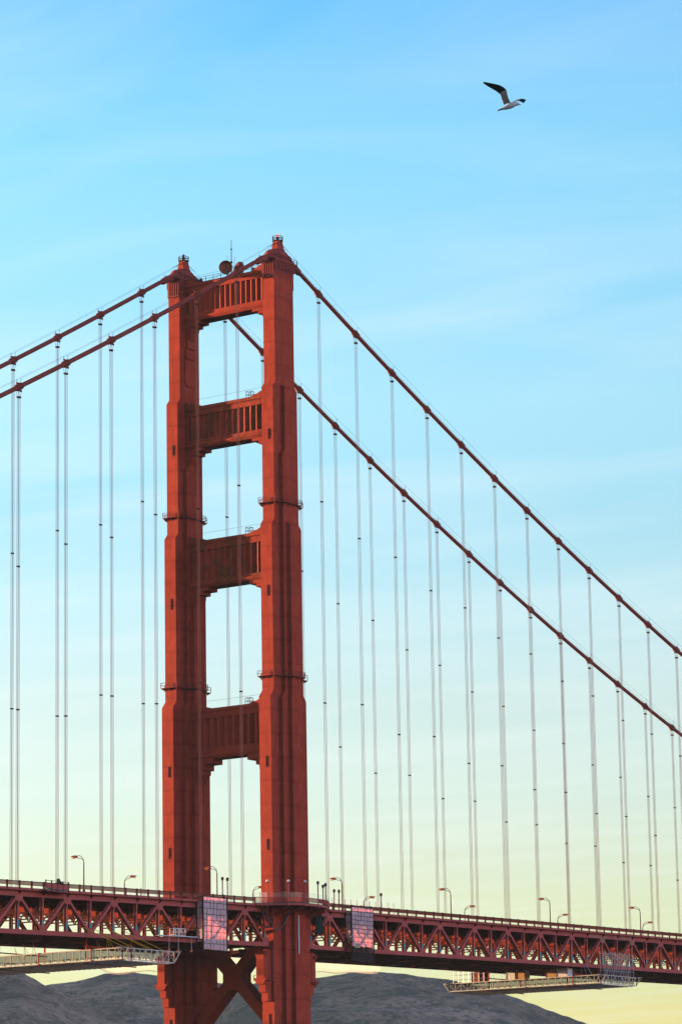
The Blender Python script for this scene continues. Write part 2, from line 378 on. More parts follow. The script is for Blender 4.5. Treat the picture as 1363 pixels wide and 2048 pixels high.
T_RIGHT = [(52.0, 0.050), (53.0, 0.060), (53.95, 0.0669), (54.29, 0.0672), (54.63, 0.0674), (54.91, 0.0679), (55.32, 0.0688), (55.67, 0.0694), (55.88, 0.0694), (56.35, 0.0689), (56.86, 0.0674), (57.16, 0.0667), (57.55, 0.0651), (58.06, 0.0623), (58.31, 0.0609), (58.56, 0.0593), (58.9, 0.0568), (59.15, 0.0551), (59.41, 0.0534), (59.58, 0.0524), (60.58, 0.0459), (62.5, 0.03)]
hill('hill', T_BACK, 3300, 46.5, 59, 260, 90, 3.1)
hill('hill', T_LEFT, 2500, 44.5, 57, 260, 90, 11.7, 0.8)
hill('hill', T_RIGHT, 2850, 51.0, 63.5, 300, 100, 23.4)
# road cut into the right hill: a narrow pale strip laid on the slope, with its rail
def road_on(tab, D, a0, a1, e0, e1, seed, n=90, wd=5.0):
    P = []
    for i in range(n+1):
        a = a0+(a1-a0)*i/n; e = e0+(e1-e0)*i/n; r = D*0.70
        while r < D:
            p = Vector(hill_height(tab, D, a, r, seed, 0))
            if (p.z-CAM.z)/r >= e: break
            r += 3
        P.append((p, Vector(hill_height(tab, D, a, r+wd, seed, 0))))
    return P
P = road_on(T_RIGHT, 2850, 54.6, 57.3, 0.0582, 0.0566, 23.4, wd=2.5)
V = []
for p, q in P: V += [(p.x, p.y, p.z+0.6), (q.x, q.y, p.z+1.6), (q.x, q.y, p.z-4), (p.x, p.y, p.z-4)]
F = []
for i in range(len(P)-1):
    for k in range(4): F.append((4*i+k, 4*i+(k+1) % 4, 4*i+4+(k+1) % 4, 4*i+4+k))
tag(MB().add(V, F).build('road', mat('pale_road_cut', (0.24, 0.23, 0.22), 0.9, var=0.3, patch=0.05)), kind='structure')

# ------------------------------------------------------------------ haze
hm = bpy.data.materials.new('thin_sea_haze'); hm.use_nodes = True; ht = hm.node_tree; ht.nodes.clear()
hv = ht.nodes.new('ShaderNodeVolumePrincipled'); ho = ht.nodes.new('ShaderNodeOutputMaterial'); ht.links.new(hv.outputs[0], ho.inputs['Volume'])
hv.inputs['Color'].default_value = (0.60, 0.72, 0.92, 1); hv.inputs['Density'].default_value = 2.3e-5; hv.inputs['Anisotropy'].default_value = 0.0
tag(MB().box(-9500, 11500, -9500, 11500, -4.2, 420).build('haze', hm), kind='stuff')

# ------------------------------------------------------------------ bridge tower
tower = thing('bridge_tower', 'tall orange red suspension bridge tower with two stepped legs joined by four portal struts', 'bridge tower', (0, SEP/2, 0))
W1, W2, W3 = 1.6, 2.667, 3.733
SECT = [  # z0, z1, [(xmin, xmax, half width in Y)]
    (0, 120.8, [(-7.3, 6.5, W1), (-4.15, 3.5, W2), (-2.0, 1.6, W3)]),
    (120.8, 160.4, [(-6.0, 5.45, W1), (-3.0, 2.6, W2), (-1.8, 1.5, W3)]),
    (160.4, 176.9, [(-4.93, 4.55, W1), (-2.93, 2.6, W2)]),
    (176.9, 192.7, [(-4.93, 4.55, W1), (-1.87, 1.6, W2)]),
    (192.7, 222.9, [(-3.9, 3.6, W1)])]
def outline(rects):
    L = []
    r = rects
    # walk around the cross shaped plan, corner by corner
    for k, (a, b, w_) in enumerate(r): L += [(a, -w_)] if k == 0 else [(a, -r[k-1][2]), (a, -w_)]
    for k in range(len(r)-1, -1, -1): L += [(r[k][1], -r[k][2])]+([(r[k][1], -r[k-1][2])] if k else [])
    for k in range(len(r)): L += ([(r[k][1], r[k-1][2])] if k else [])+[(r[k][1], r[k][2])]
    for k in range(len(r)-1, -1, -1): L += [(r[k][0], r[k][2])]+([(r[k][0], r[k-1][2])] if k else [])
    return L
def tower_leg(yc):
    b = MB()
    for i, (z0, z1, rects) in enumerate(SECT):
        o = [(x, y+yc) for x, y in outline(rects)]; n = len(o)
        V = [(x, y, z0) for x, y in o]+[(x, y, z1) for x, y in o]
        b.add(V, [(k, (k+1) % n, n+(k+1) % n, n+k) for k in range(n)]+[tuple(range(n, 2*n))])
        if i+1 < len(SECT):   # sloped weatherings on the set-backs
            nx = SECT[i+1][2]
            for k, (a, c, w_) in enumerate(rects):
                wl = rects[k-1][2] if k else -w_
                if k < len(nx) and nx[k][2] == w_:
                    for xo, xi in ((a, nx[k][0]), (c, nx[k][1])):
                        if abs(xo-xi) < 0.05: continue
                        hgt = 1.22*abs(xo-xi)
                        if k == 0: b.prism([(xo, yc-w_, z1), (xi, yc-w_, z1), (xi, yc-w_, z1+hgt)], (0, 2*w_, 0))
                        else:
                            b.prism([(xo, yc-w_, z1), (xi, yc-w_, z1), (xi, yc-w_, z1+hgt)], (0, w_-wl, 0))
                            b.prism([(xo, yc+wl, z1), (xi, yc+wl, z1), (xi, yc+wl, z1+hgt)], (0, w_-wl, 0))
                else:
                    for s in (-1, 1):
                        b.prism([(a, yc+s*w_, z1), (a, yc+s*wl, z1), (a, yc+s*wl, z1+0.9)], (c-a, 0, 0))
    leg = b.build('leg', STEEL, tower)
    # fluted crown under the saddle
    f = MB()
    for k in range(5): f.box(-4.22, -3.895, yc-1.6+0.64*k+(0 if k else 0.003), yc-1.6+0.64*k+0.30 if k < 4 else yc+1.6-0.003, 219.0, 222.85)
    f.box(-4.25, -3.9, yc-1.597, yc+1.597, 218.7, 219.0)
    for s in (-1, 1):
        for k in range(9):
            x = -3.9+0.9*k; f.box(x+0.003, x+0.48, yc+s*1.60, yc+s*2.08, 220.9, 222.85)
        f.prism([(-3.9, yc+s*1.60, 220.9), (-3.9, yc+s*1.84, 220.9), (-3.9, yc+s*1.60, 220.2)], (7.5, 0, 0))
    f.box(3.6, 3.9, yc-1.597, yc+1.597, 217.0, 222.85)
    f.build('crown_fluting', STEEL_DK, leg)
    # narrow door slots on the sunny faces
    d = MB()
    for z, xf in ((181.5, -4.93), (145, -6.0), (106, -7.3), (87.5, -7.3), (49.0, -7.3)):
        d.box(xf-0.03, xf+0.05, yc-0.35, yc+0.30, z-1.25, z+1.25)
    d2 = MB()
    for z, xf in ((181.5, -4.93), (145, -6.0), (106, -7.3), (87.5, -7.3), (49.0, -7.3)):
        d2.box(xf-0.13, xf-0.03, yc-0.40, yc-0.18, z-1.2, z+1.2)
    hatch = d.build('hatch', STEEL, leg); 
    d2.build('hatch_reveal', BLACK, leg)
    # ring catwalks
    for zr, sec in ((165.6, 2), (125.6, 1)):
        r = SECT[sec][2]; g = MB()
        def ring(e): return [(x+math.copysign(e, x), y+math.copysign(e, y)+yc) for x, y in outline([(a, c, w_) for a, c, w_ in r])]
        o = ring(0.72); n = len(o)
        inner = ring(-0.05)
        for k in range(n):
            p, q = o[k], o[(k+1) % n]; pi, qi = inner[k], inner[(k+1) % n]
            g.prism([(p[0], p[1], zr-0.12), (q[0], q[1], zr-0.12), (qi[0], qi[1], zr-0.12), (pi[0], pi[1], zr-0.12)], (0, 0, 0.12))
            for hz in (0.62, 1.2): g.beam((p[0], p[1], zr+hz), (q[0], q[1], zr+hz), 0.06, 0.06)
            L = math.hypot(q[0]-p[0], q[1]-p[1]); c = max(1, int(L/1.9))
            for j in range(c):
                t = j/c; x, y = p[0]+(q[0]-p[0])*t, p[1]+(q[1]-p[1])*t
                g.box(x-0.05, x+0.05, y-0.05, y+0.05, zr, zr+1.2)
                xi, yi = pi[0]+(qi[0]-pi[0])*t, pi[1]+(qi[1]-pi[1])*t
                if (x-xi)**2+(y-yi)**2 > 0.3: g.prism([(x, y, zr-0.12), (xi, yi, zr-0.12), (xi, yi, zr-0.7)], (0.12, 0.08, 0))
        g.build('catwalk', STEEL_DK, leg)
    return leg
legs = [tower_leg(0), tower_leg(SEP)]

def saddle(yc):
    b = MB(); n = 26
    rings = []
    for i in range(n+1):
        x = -5.4+10.8*i/n; u = abs(x)/5.4
        top = 226.35-0.055*x*x-1.75*u**4; wd = 1.95-0.75*u**2
        base = 223.3 if abs(x) < 4.3 else 223.3+(abs(x)-4.3)*-0.2
        rings.append([(x, yc+wd*math.cos(math.pi*k/10), base+(top-base)*math.sin(math.pi*k/10)**0.8) for k in range(11)])
    V = [p for r_ in rings for p in r_]
    F = [(i*11+k, i*11+k+1, (i+1)*11+k+1, (i+1)*11+k) for i in range(n) for k in range(10)]
    b.add(V, F, True); b.add(rings[0], [tuple(range(11))]); b.add(rings[-1], [tuple(range(10, -1, -1))])
    h = b.build('saddle_housing', STEEL_DK, tower)
    r = MB()
    for x in (-3.2, -1.6, 1.6, 3.2):
        top = 226.35-0.055*x*x-1.75*(abs(x)/5.4)**4; wd = 1.95-0.75*(abs(x)/5.4)**2
        for k in range(10):
            P = [(x, yc+(wd+0.06)*math.cos(math.pi*j/10), 223.3+(top+0.06-223.3)*math.sin(math.pi*j/10)**0.8) for j in (k, k+1)]
            r.beam(P[0], P[1], 0.16, 0.12)
    r.build('seam_rib', STEEL_DK, h)
    l = MB().box(-5.0, 4.7, yc-2.15, yc+2.15, 222.9, 223.28)
    ledge = l.build('ledge', STEEL_DK, tower)
    q = MB()
    for hz in (0.55, 1.05):
        for a, c in (((-4.6, -2.1), (4.6, -2.1)), ((-4.6, 2.1), (4.6, 2.1)), ((4.6, -2.1), (6.1, -1.2)), ((4.6, 2.1), (6.1, 1.2))):
            q.beam((a[0], yc+a[1], 223.28+hz), (c[0], yc+c[1], 223.28+hz), 0.06, 0.06)
    for x in [-4.6+1.15*i for i in range(9)]+[6.1]:
        for y in ((-2.1, 2.1) if x < 5 else (-1.2, 1.2)): q.box(x-0.04, x+0.04, yc+y-0.04, yc+y+0.04, 223.2, 224.35)
    q.build('guard_rail', BLACK, ledge)
    p = MB()
    def ring(hw, z): return [(-hw, yc-hw, z), (hw, yc-hw, z), (hw, yc+hw, z), (-hw, yc+hw, z)]
    p.add(ring(1.12, 225.9)+ring(0.78, 228.3), [(0, 1, 5, 4), (1, 2, 6, 5), (2, 3, 7, 6), (3, 0, 4, 7), (4, 5, 6, 7), (3, 2, 1, 0)])
    p.box(-1.25, 1.25, yc-1.25, yc+1.25, 226.05, 226.22)
    ped = p.build('beacon_pedestal', STEEL_DK, tower)
    MB().add([(-1.10, yc-0.72, 226.45), (-1.10, yc+0.72, 226.45), (-0.90, yc+0.56, 227.95), (-0.90, yc-0.56, 227.95), (-0.9, yc-0.72, 226.45), (-0.9, yc+0.72, 226.45), (-0.7, yc+0.56, 227.95), (-0.7, yc-0.56, 227.95)],
             [(0, 1, 2, 3), (4, 7, 6, 5), (0, 4, 5, 1), (1, 5, 6, 2), (2, 6, 7, 3), (3, 7, 4, 0)]).build('access_plate', STEEL_STRUT, ped)
    g = MB()
    g.lathe([(0.0, 228.30), (1.25, 228.30), (1.25, 228.42), (0, 228.42)], (0, yc, 0), 8, smooth=False)
    for hz in (228.95, 229.45):
        pts = [(1.2*math.cos(R(45*k+22.5)), yc+1.2*math.sin(R(45*k+22.5)), hz) for k in range(9)]
        for k in range(8): g.beam(pts[k], pts[k+1], 0.09, 0.09)
    for k in range(8):
        x, y = 1.2*math.cos(R(45*k+22.5)), yc+1.2*math.sin(R(45*k+22.5)); g.box(x-0.05, x+0.05, y-0.05, y+0.05, 228.3, 229.5)
    g.build('beacon_railing', BLACK, ped)
    MB().lathe([(0, 228.4), (0.24, 228.4), (0.24, 229.3), (0.36, 229.3), (0.36, 229.42), (0, 229.42)], (0, yc, 0), 10).build('beacon_post', STEEL_DK, ped)
    MB().lathe([(0.22, 229.42), (0.27, 229.6), (0.25, 229.95), (0.12, 230.15), (0, 230.18)], (0, yc, 0), 12).build('beacon_lamp', BEACON if yc < 1 else GLOBE_DK, ped)
saddle(0); saddle(SEP)

# portal struts: z bottom, z top, fluting z0, z1, rib period, rib width, material, corbel size
STRUTS = [(212.6, 221.7, 214.7, 219.6, 1.50, 0.52, STEEL_STRUT, 1.0, 1.6),
          (181.9, 191.75, 184.0, 189.4, 1.72, 0.52, STEEL_OLD, 1.25, 1.6),
          (148.7, 159.75, 150.6, 157.2, 1.90, 0.55, STEEL_OLD, 1.4, 2.667),
          (108.9, 120.4, 111.4, 117.9, 2.15, 0.80, STEEL_STRUT, 1.6, 2.667)]
for si, (zl, zh, f0, f1, per, rw, M, cs, ye) in enumerate(STRUTS):
    ya, yb = 1.55, SEP-1.55
    XF, XB = -2.05, 1.75
    b = MB()
    b.box(XF+0.88, XB-0.88, ya, yb, f0-0.5, f1+0.5)                    # web behind the flutes
    b.box(XF, XB, ya+0.01, yb-0.01, f1+0.3, zh-0.75)                 # frieze
    b.box(XF-0.28, XB+0.28, ya+0.02, yb-0.02, zh-0.75, zh)           # cornice
    b.box(XF+0.02, XB-0.02, ya+0.01, yb-0.01, zl+1.15, f0-0.3)       # bottom band
    b.prism([(XF+0.02, ya+0.03, zl+1.15), (XF-0.32, ya+0.03, zl+0.85), (XF-0.32, ya+0.03, zl+0.62), (XF+0.05, ya+0.03, zl), (XB-0.05, ya+0.03, zl), (XB+0.32, ya+0.03, zl+0.62), (XB+0.32, ya+0.03, zl+0.85), (XB-0.02, ya+0.03, zl+1.15)], (0, yb-ya-0.06, 0))
    # sloping sills and heads of the fluting
    for sx, xo, xi in ((1, XF, XF+0.9), (-1, XB, XB-0.9)):
        b.prism([(xo+sx*0.02, ya+0.02, f0-0.3), (xi+sx*0.1, ya+0.02, f0-0.3), (xi+sx*0.1, ya+0.02, f0+0.45)], (0, yb-ya-0.04, 0))
        b.prism([(xo+sx*0.02, ya+0.02, f1+0.3), (xi+sx*0.1, ya+0.02, f1+0.3), (xi+sx*0.1, ya+0.02, f1-0.2)], (0, yb-ya-0.04, 0))
    # upswept ends of the top edge
    for s, y0 in ((1, 1.6), (-1, SEP-1.6)):
        prof = [(0, 1.15), (1.9+0.5*si, 0.95), (2.5+0.6*si, 0.55), (3.3+0.7*si, 0.5), (4.1+0.8*si, 0.002)] if si else [(0, 1.3), (1.6, 1.15), (2.6, 0.9), (3.3, 0.45), (4.2, 0.002)]
        b.prism([(XF-0.24, y0, zh+0.001)]+[(XF-0.24, y0+s*d, zh+h) for d, h in prof], (XB-XF+0.48, 0, 0))
    st = b.build('portal_strut', M, tower)
    n = int((yb-ya-0.8)/per); y0 = SEP/2-n*per/2; dp = per*0.5*0.70; fl = 0.0 if si < 3 else 0.28
    for s, xo, sg in ((0, XF, 1), (1, XB, -1)):     # folded plate: sharp ridges in front, valleys behind
        rb = MB()
        for k in range(n):
            y = y0+k*per
            rb.prism([(xo+sg*0.9, y, f0-0.25), (xo+sg*dp, y, f0-0.25), (xo+sg*0.004, y+per*0.5-fl, f0-0.25)]+([(xo+sg*0.004, y+per*0.5+fl, f0-0.25)] if fl else [])+[(xo+sg*dp, y+per, f0-0.25), (xo+sg*0.9, y+per, f0-0.25)], (0, 0, f1-f0+0.5))
        rb.build('folded_fluting', M, st)
    for s, y0, sg in ((0, 0, 1), (1, SEP, -1)):
        cb = MB()
        yl = y0+sg*(ye-0.05)
        steps = [(4.6, 0.62), (3.0, 1.3), (1.9, 2.05)] if si < 3 else [(5.2, 0.9), (3.3, 1.9), (2.6, 2.7)]
        zp = zl
        for k, (d, h) in enumerate(steps):
            d *= cs**0.4; h *= cs**0.5; e = 0.10+0.13*k
            ylo, yhi = sorted((yl, yl+sg*d)); cb.box(XF+e, XB-e, ylo, yhi, zl-h, zp+(0.02 if k == 0 else 0)); zp = zl-h
        d0 = steps[-1][0]*cs**0.4; dd = [d0*0.62, d0*0.42]
        cb.prism([(XF+0.5, yl, zp), (XF+0.5, yl+sg*d0*0.95, zp), (XF+0.5, yl+sg*(0.55), zp-1.9*cs), (XF+0.5, yl, zp-1.9*cs)], (XB-XF-1.0, 0, 0))
        zz = zp-1.9*cs
        hp = [2.1, 2.5, 6.0] if si < 3 else [2.3, 3.3, 6.2]
        for k, h in enumerate(hp):      # panelled drop below the corbel
            ylo, yhi = sorted((yl, yl+sg*(0.62-0.14*k if si < 3 else 1.0-0.2*k)))
            cb.box(XF+0.45-0.25*k, XB-0.45+0.25*k, ylo, yhi, zz-h, zz-0.22); zz -= h
        ylo, yhi = sorted((yl, yl+sg*(0.34 if si < 3 else 0.6)))
        cb.prism([(XF-0.05, ylo, zz), (XB+0.05, ylo, zz), (XB-0.6, ylo, zz-0.7), (XF+0.5, ylo, zz-0.7)], (0, yhi-ylo, 0))
        cb.build('corbel', STEEL_STRUT if M is STEEL_OLD else M, st)
    # hand line and small ladder cage on top
    hl = MB().tube([(XF+0.2, 3, zh+1.9), (XF+0.2, SEP-3, zh+1.75)], 0.03, 4)
    if si:
        yq = 6.2+0.6*si
        for hz in (0.75, 1.5):
            for dx_, dy_ in ((0, 1.3),): hl.beam((XF+0.1, yq, zh+hz), (XF+0.1, yq+1.3, zh+hz), 0.08, 0.08); hl.beam((XF+1.2, yq, zh+hz), (XF+1.2, yq+1.3, zh+hz), 0.08, 0.08)
        for yy in (yq, yq+1.3):
            for xx in (XF+0.1, XF+1.2): hl.box(xx-0.05, xx+0.05, yy-0.05, yy+0.05, zh, zh+1.55)
            for hz in (0.75, 1.5): hl.beam((XF+0.1, yy, zh+hz), (XF+1.2, yy, zh+hz), 0.08, 0.08)
    else:
        for yy in [4+2.2*k for k in range(10)]: hl.box(XF-0.05, XF+0.05, yy-0.04, yy+0.04, zh, zh+1.2)
        hl.beam((XF, 4, zh+0.65), (XF, SEP-4, zh+0.65), 0.07, 0.07); hl.beam((XF, 4, zh+1.2), (XF, SEP-4, zh+1.2), 0.07, 0.07)
        for yy in (SEP-5.2, SEP-6.0, SEP-6.6, 5.0, 5.8): hl.box(XF-0.2, XF+0.5, yy-0.12, yy+0.12, zh, zh+0.7+0.3*(yy % 1))
    hl.build('hand_rail', POLE, st)

# X brace below the deck
XF, XB = -2.0, 1.55; yc, zc0 = SEP/2, 59.1
b = MB()
half = 1.22; k = math.sin(R(45))
def arm(dy, dz):
    L = 17 if dz < 0 else 11.2
    d = Vector((0, dy, dz)).normalized(); nrm = Vector((0, -d.z, d.y))
    p = Vector((XF, yc, zc0)); o_ = [p+d*1.2+nrm*half, p+d*L+nrm*half, p+d*L-nrm*half, p+d*1.2-nrm*half]
    b.prism(o_, (XB-XF, 0, 0))
for dy in (-1, 1):
    for dz in (-1.02, 1.02): arm(dy, dz)
gz, gy = 2.75, 2.6
b.prism([(XF-0.012, yc-gy, zc0-0.95), (XF-0.012, yc-0.75, zc0-gz), (XF-0.012, yc+0.75, zc0-gz), (XF-0.012, yc+gy, zc0-0.95), (XF-0.012, yc+gy, zc0+0.95), (XF-0.012, yc+0.75, zc0+gz), (XF-0.012, yc-0.75, zc0+gz), (XF-0.012, yc-gy, zc0+0.95)], (XB-XF+0.024, 0, 0))
b.build('cross_brace', STEEL_STRUT, tower)

# truss bearing brackets stepping down the ends of each leg under the deck
for yc in (0, SEP):
    for sx, x0 in ((-1, -7.3), (1, 6.5)):
        b = MB()
        def blk(d, hw, z0, z1):
            xa, xb = sorted((x0, x0+sx*d)); b.box(xa, xb, yc-hw, yc+hw, z0, z1)
        blk(3.0, 1.0, 56.6, 64.2); blk(2.25, 0.85, 54.9, 56.6); blk(1.35, 0.85, 52.9, 54.9)
        xa, xb = sorted((x0+sx*2.2, x0+sx*3.02))
        for z in (63.2, 57.4):
            b.prism([(xa, yc-1.75, z+0.5), (xa, yc+1.75, z+0.5), (xa, yc+1.0, z-0.6), (xa, yc-1.0, z-0.6)], (xb-xa, 0, 0))
        br = b.build('truss_bearing_bracket', STEEL_STRUT, tower)
        g = MB()
        for s in (-1, 1):
            for z in (57.4,):
                xa, xb = sorted((x0+sx*0.4, x0+sx*2.9)); ys = sorted((yc+s*1.0, yc+s*1.85))
                g.box(xa, xb, ys[0], ys[1], z, z+0.1)
                for hz in (0.6, 1.15): g.beam((xa, yc+s*1.8, z+hz), (xb, yc+s*1.8, z+hz), 0.09, 0.09)
                for xx in (xa, (xa+xb)/2, xb): g.box(xx-0.05, xx+0.05, yc+s*1.75, yc+s*1.85, z, z+1.15)
            xx = x0+sx*0.5; g.box(xx-0.12, xx+0.12, yc+s*1.70, yc+s*1.85, 57.4, 64.6)
        g.build('bearing_catwalk', STEEL_DK, br)

# curved lookout balcony round the outside of each leg at deck level
def balcony(yc, sg):
    zf = 73.95
    out_ = [(-13.6, -1.5), (-11.2, -2.8), (-8.7, -6.8), (-4.9, -8.8), (0.1, -8.8), (4.6, -8.0), (8.2, -5.9), (10.6, -2.8), (12.6, -1.5)]
    P = [(x, yc+sg*y) for x, y in out_]; n = len(P)
    b = MB()
    V = [(x, y, zf-0.30) for x, y in P]+[(P[-1][0], yc-sg*1.4, zf-0.30), (P[0][0], yc-sg*1.4, zf-0.30)]
    b.prism(V, (0, 0, 0.3))
    bl = b.build('lookout_balcony', TRUSS, tower)
    e = MB(); r = MB(); gl = MB(); ps = MB(); fl = MB()
    for i in range(n-1):
        p, q = Vector((*P[i], 0)), Vector((*P[i+1], 0)); L = (q-p).length; d = (q-p)/L
        nrm = Vector((d.y, -d.x, 0))*(1 if (sg*1) == 1 else -1)*1.0
        e.beam((p.x, p.y, zf-0.14), (q.x, q.y, zf-0.14), 0.12, 0.46)
        fl.beam((p.x+nrm.x*0.1, p.y+nrm.y*0.1, zf+0.17), (q.x+nrm.x*0.1, q.y+nrm.y*0.1, zf+0.17), 0.05, 0.14)
        for hz, t in ((0.42, 0.07), (1.35, 0.12)): r.beam((p.x, p.y, zf+hz), (q.x, q.y, zf+hz), t, t)
        m_ = int(L/0.2)
        for j in range(m_): c = p+d*(j+0.5)*L/m_; ps.box(c.x-0.035, c.x+0.035, c.y-0.035, c.y+0.035, zf+0.40, zf+1.32)
        gl.beam((p.x, p.y, zf+1.95), (q.x, q.y, zf+1.95), 0.03, 1.05)
    e.build('edge_beam', TRUSS, bl); r.build('hand_rail', TRUSS, bl); ps.build('picket_screen', TRUSS, bl)
    fl.build('toe_board', GREEN, bl); gl.build('wind_screen_pane', PANE, bl)
    k = MB()
    for x, y in out_[1:-1]:
        dx_ = max(-7.0, min(6.2, x*0.55)); wy = 3.7 if abs(dx_) < 2 else 2.6 if abs(dx_) < 3.8 else 1.6
        o_ = Vector((x, yc+sg*y, zf-0.35)); i_ = Vector((dx_, yc+sg*wy, zf-0.35)); l_ = Vector((dx_, yc+sg*wy, zf-3.4))
        k.beam(o_, i_, 0.3, 0.4); k.beam(o_, l_, 0.32, 0.42)
        k.beam(l_, i_, 0.3, 0.3)
    k.build('support_bracket', TRUSS, bl)
    u = MB()
    for x in (-6.5, -1.0, 4.0): u.beam((x, yc+sg*4.5, zf-2.3), (x+4.5, yc+sg*4.5, zf-2.3), 0.12, 0.16); u.beam((x, yc+sg*4.5, zf-1.7), (x+4.5, yc+sg*4.5, zf-1.7), 0.08, 0.08)
    u.build('pipe_rack', GREYM, bl)
balcony(0, 1); balcony(SEP, -1)
MB().tube([(-1.0, -3.95, 72.0), (-1.0, -3.95, 63.5)], 0.17, 8).build('drain_pipe', WHITE, tower)

# ------------------------------------------------------------------ main cables
A0, SP = 16.22, 15.24
XL, XR = -214.34, 397.2          # ends of the modelled deck
VL, VR = -138.14, 244.8          # bays the photograph shows
def main_cable(yc, label):
    c = thing('main_cable', label, 'bridge cable', (0, yc, 226.5))
    for s, xe in ((-1, XL-12), (1, XR+14)):
        xs = [s*3.5]; 
        while abs(xs[-1]) < abs(xe): xs.append(xs[-1]+s*3.0)
        b = MB().tube([(x, yc, zc(x)-(1.1 if abs(x) < 4 else 0.35 if abs(x) < 8 else 0)) for x in xs], 0.50, 14)
        b.build('wrapped_strand', CABLE, c)
        # tapered sleeve where the cable leaves the saddle
        MB().tube([(s*x, yc, zc(s*x)-(1.0 if x < 4.5 else 0.45 if x < 6.6 else 0.2)) for x in (4.2, 5.2, 6.6, 8.2, 8.6)], [0.92, 0.88, 0.82, 0.74, 0.55], 14).build('saddle_sleeve', CABLE, c)
        n = 14 if s < 0 else 26
        hl = MB(); 
        anch = {-1: [], 1: []}
        for k in range(n):
            x = s*(A0+SP*k); d = Vector((1, 0, (zc(x+0.5)-zc(x-0.5)))).normalized(); p = Vector((x, yc, zc(x)))
            bb = MB().tube([p-d*1.05, p-d*0.95, p+d*0.95, p+d*1.05], [0.54, 0.65, 0.65, 0.54], 14)
            for t in (-0.75, -0.25, 0.25, 0.75): bb.tube([p+d*(t-0.09), p+d*(t+0.09)], 0.73, 14)
            bb.box(x-0.9, x+0.9, yc-0.12, yc+0.12, p.z-0.95, p.z-0.55); bb.box(x-0.8, x+0.8, yc-0.14, yc+0.14, p.z+0.55, p.z+0.86)
            bb.build('cable_band', CABLE, c)
            for sy in (-1, 1):
                hl.beam((x, yc+sy*0.45, p.z+0.5), (x, yc+sy*0.62, p.z+1.75), 0.06, 0.06); anch[sy].append((x, yc+sy*0.62, p.z+1.72))
        for sy in (-1, 1):
            hl.tube([(s*0.9, yc+sy*0.5, 227.7)]+anch[sy], 0.024, 4)
            hl.tube([(s*0.9, yc+sy*0.5, 227.7), Vector((s*0.9, yc+sy*0.5, 227.7)).lerp(Vector(anch[sy][0]), 0.17)], 0.06, 5)
        hl.build('hand_rope', BLACK, c)
    return c
main_cable(0, 'thick dark red main cable draped over the nearer tower leg, in front of the tower')
main_cable(SEP, 'thick dark red main cable draped over the farther tower leg, behind the tower')

# ------------------------------------------------------------------ suspenders
def suspender(x, yc, label, group, rnd):
    t = thing('suspender', label, 'suspender cable', (x, yc, zt(x)+0.5), group)
    zt0, zlo = zc(x)-0.55, zt(x)+0.45; zk = zc(x)-2.15
    hw, hd = 0.25, 0.17
    sl_ = (zc(x+0.5)-zc(x-0.5))
    for sx in (-1, 1):
        b = MB()
        for sy in (-1, 1):
            b.tube([(x+sx*0.42, yc+sy*0.60, zt0+sl_*sx*0.42+0.4), (x+sx*hw, yc+sy*hd, zk), (x+sx*hw, yc+sy*hd, zlo)], 0.042, 5)
        b.build('wire_rope', ROPE, t)
    MB().box(x-0.42, x+0.42, yc-0.30, yc+0.30, zk-0.22, zk+0.12).build('rope_clamp', BLACK, t)
    H = zk-zlo
    for f in rnd:
        z = zk-H*f; MB().box(x-0.34, x+0.34, yc-0.25, yc+0.25, z-0.13, z+0.13).build('rope_spacer', BLACK, t)
side = {-1: 'left', 1: 'right'}
for yc, nm, n_l, n_r in ((0, 'near', 13, 25), (SEP, 'far', 13, 25)):
    for s, n in ((-1, n_l), (1, n_r)):
        for k in range(n):
            if zc(s*(A0+SP*k))-zt(s*(A0+SP*k)) > 60:
                rnd = (0.335, 0.665) if k % 2 == 0 else (0.35, 0.64)
            else: rnd = (0.5,)
            suspender(s*(A0+SP*k), yc, 'paired wire rope suspender, %s to the %s of the tower on the %s cable' % (ORD[k], side[s], 'nearer' if yc == 0 else 'farther'),
                      'suspenders hanging from the main cables', rnd)

# ------------------------------------------------------------------ deck
deck = thing('bridge_deck', 'long dark red bridge deck with an open steel stiffening truss passing the tower', 'bridge deck', (0, SEP/2, 66))
def xseg(b, x0, x1, y0, y1, o0, o1, fz=zt):
    """bar following the grade of the deck"""
    cuts = [x0]+([0] if x0 < 0 < x1 else [])+[x1]
    for a, c in zip(cuts, cuts[1:]):
        za, zc_ = fz(a), fz(c)
        P = [(a, y0, za+o0), (c, y0, zc_+o0), (a, y1, za+o0), (c, y1, zc_+o0), (a, y0, za+o1), (c, y0, zc_+o1), (a, y1, za+o1), (c, y1, zc_+o1)]
        b.add(P, [(0, 2, 3, 1), (4, 5, 7, 6), (0, 1, 5, 4), (2, 6, 7, 3), (0, 4, 6, 2), (1, 3, 7, 5)])
    return b
PANX = [s*(A0-SP/2+SP/2*j) for s in (-1, 1) for j in range(0, 17 if s < 0 else 31)]
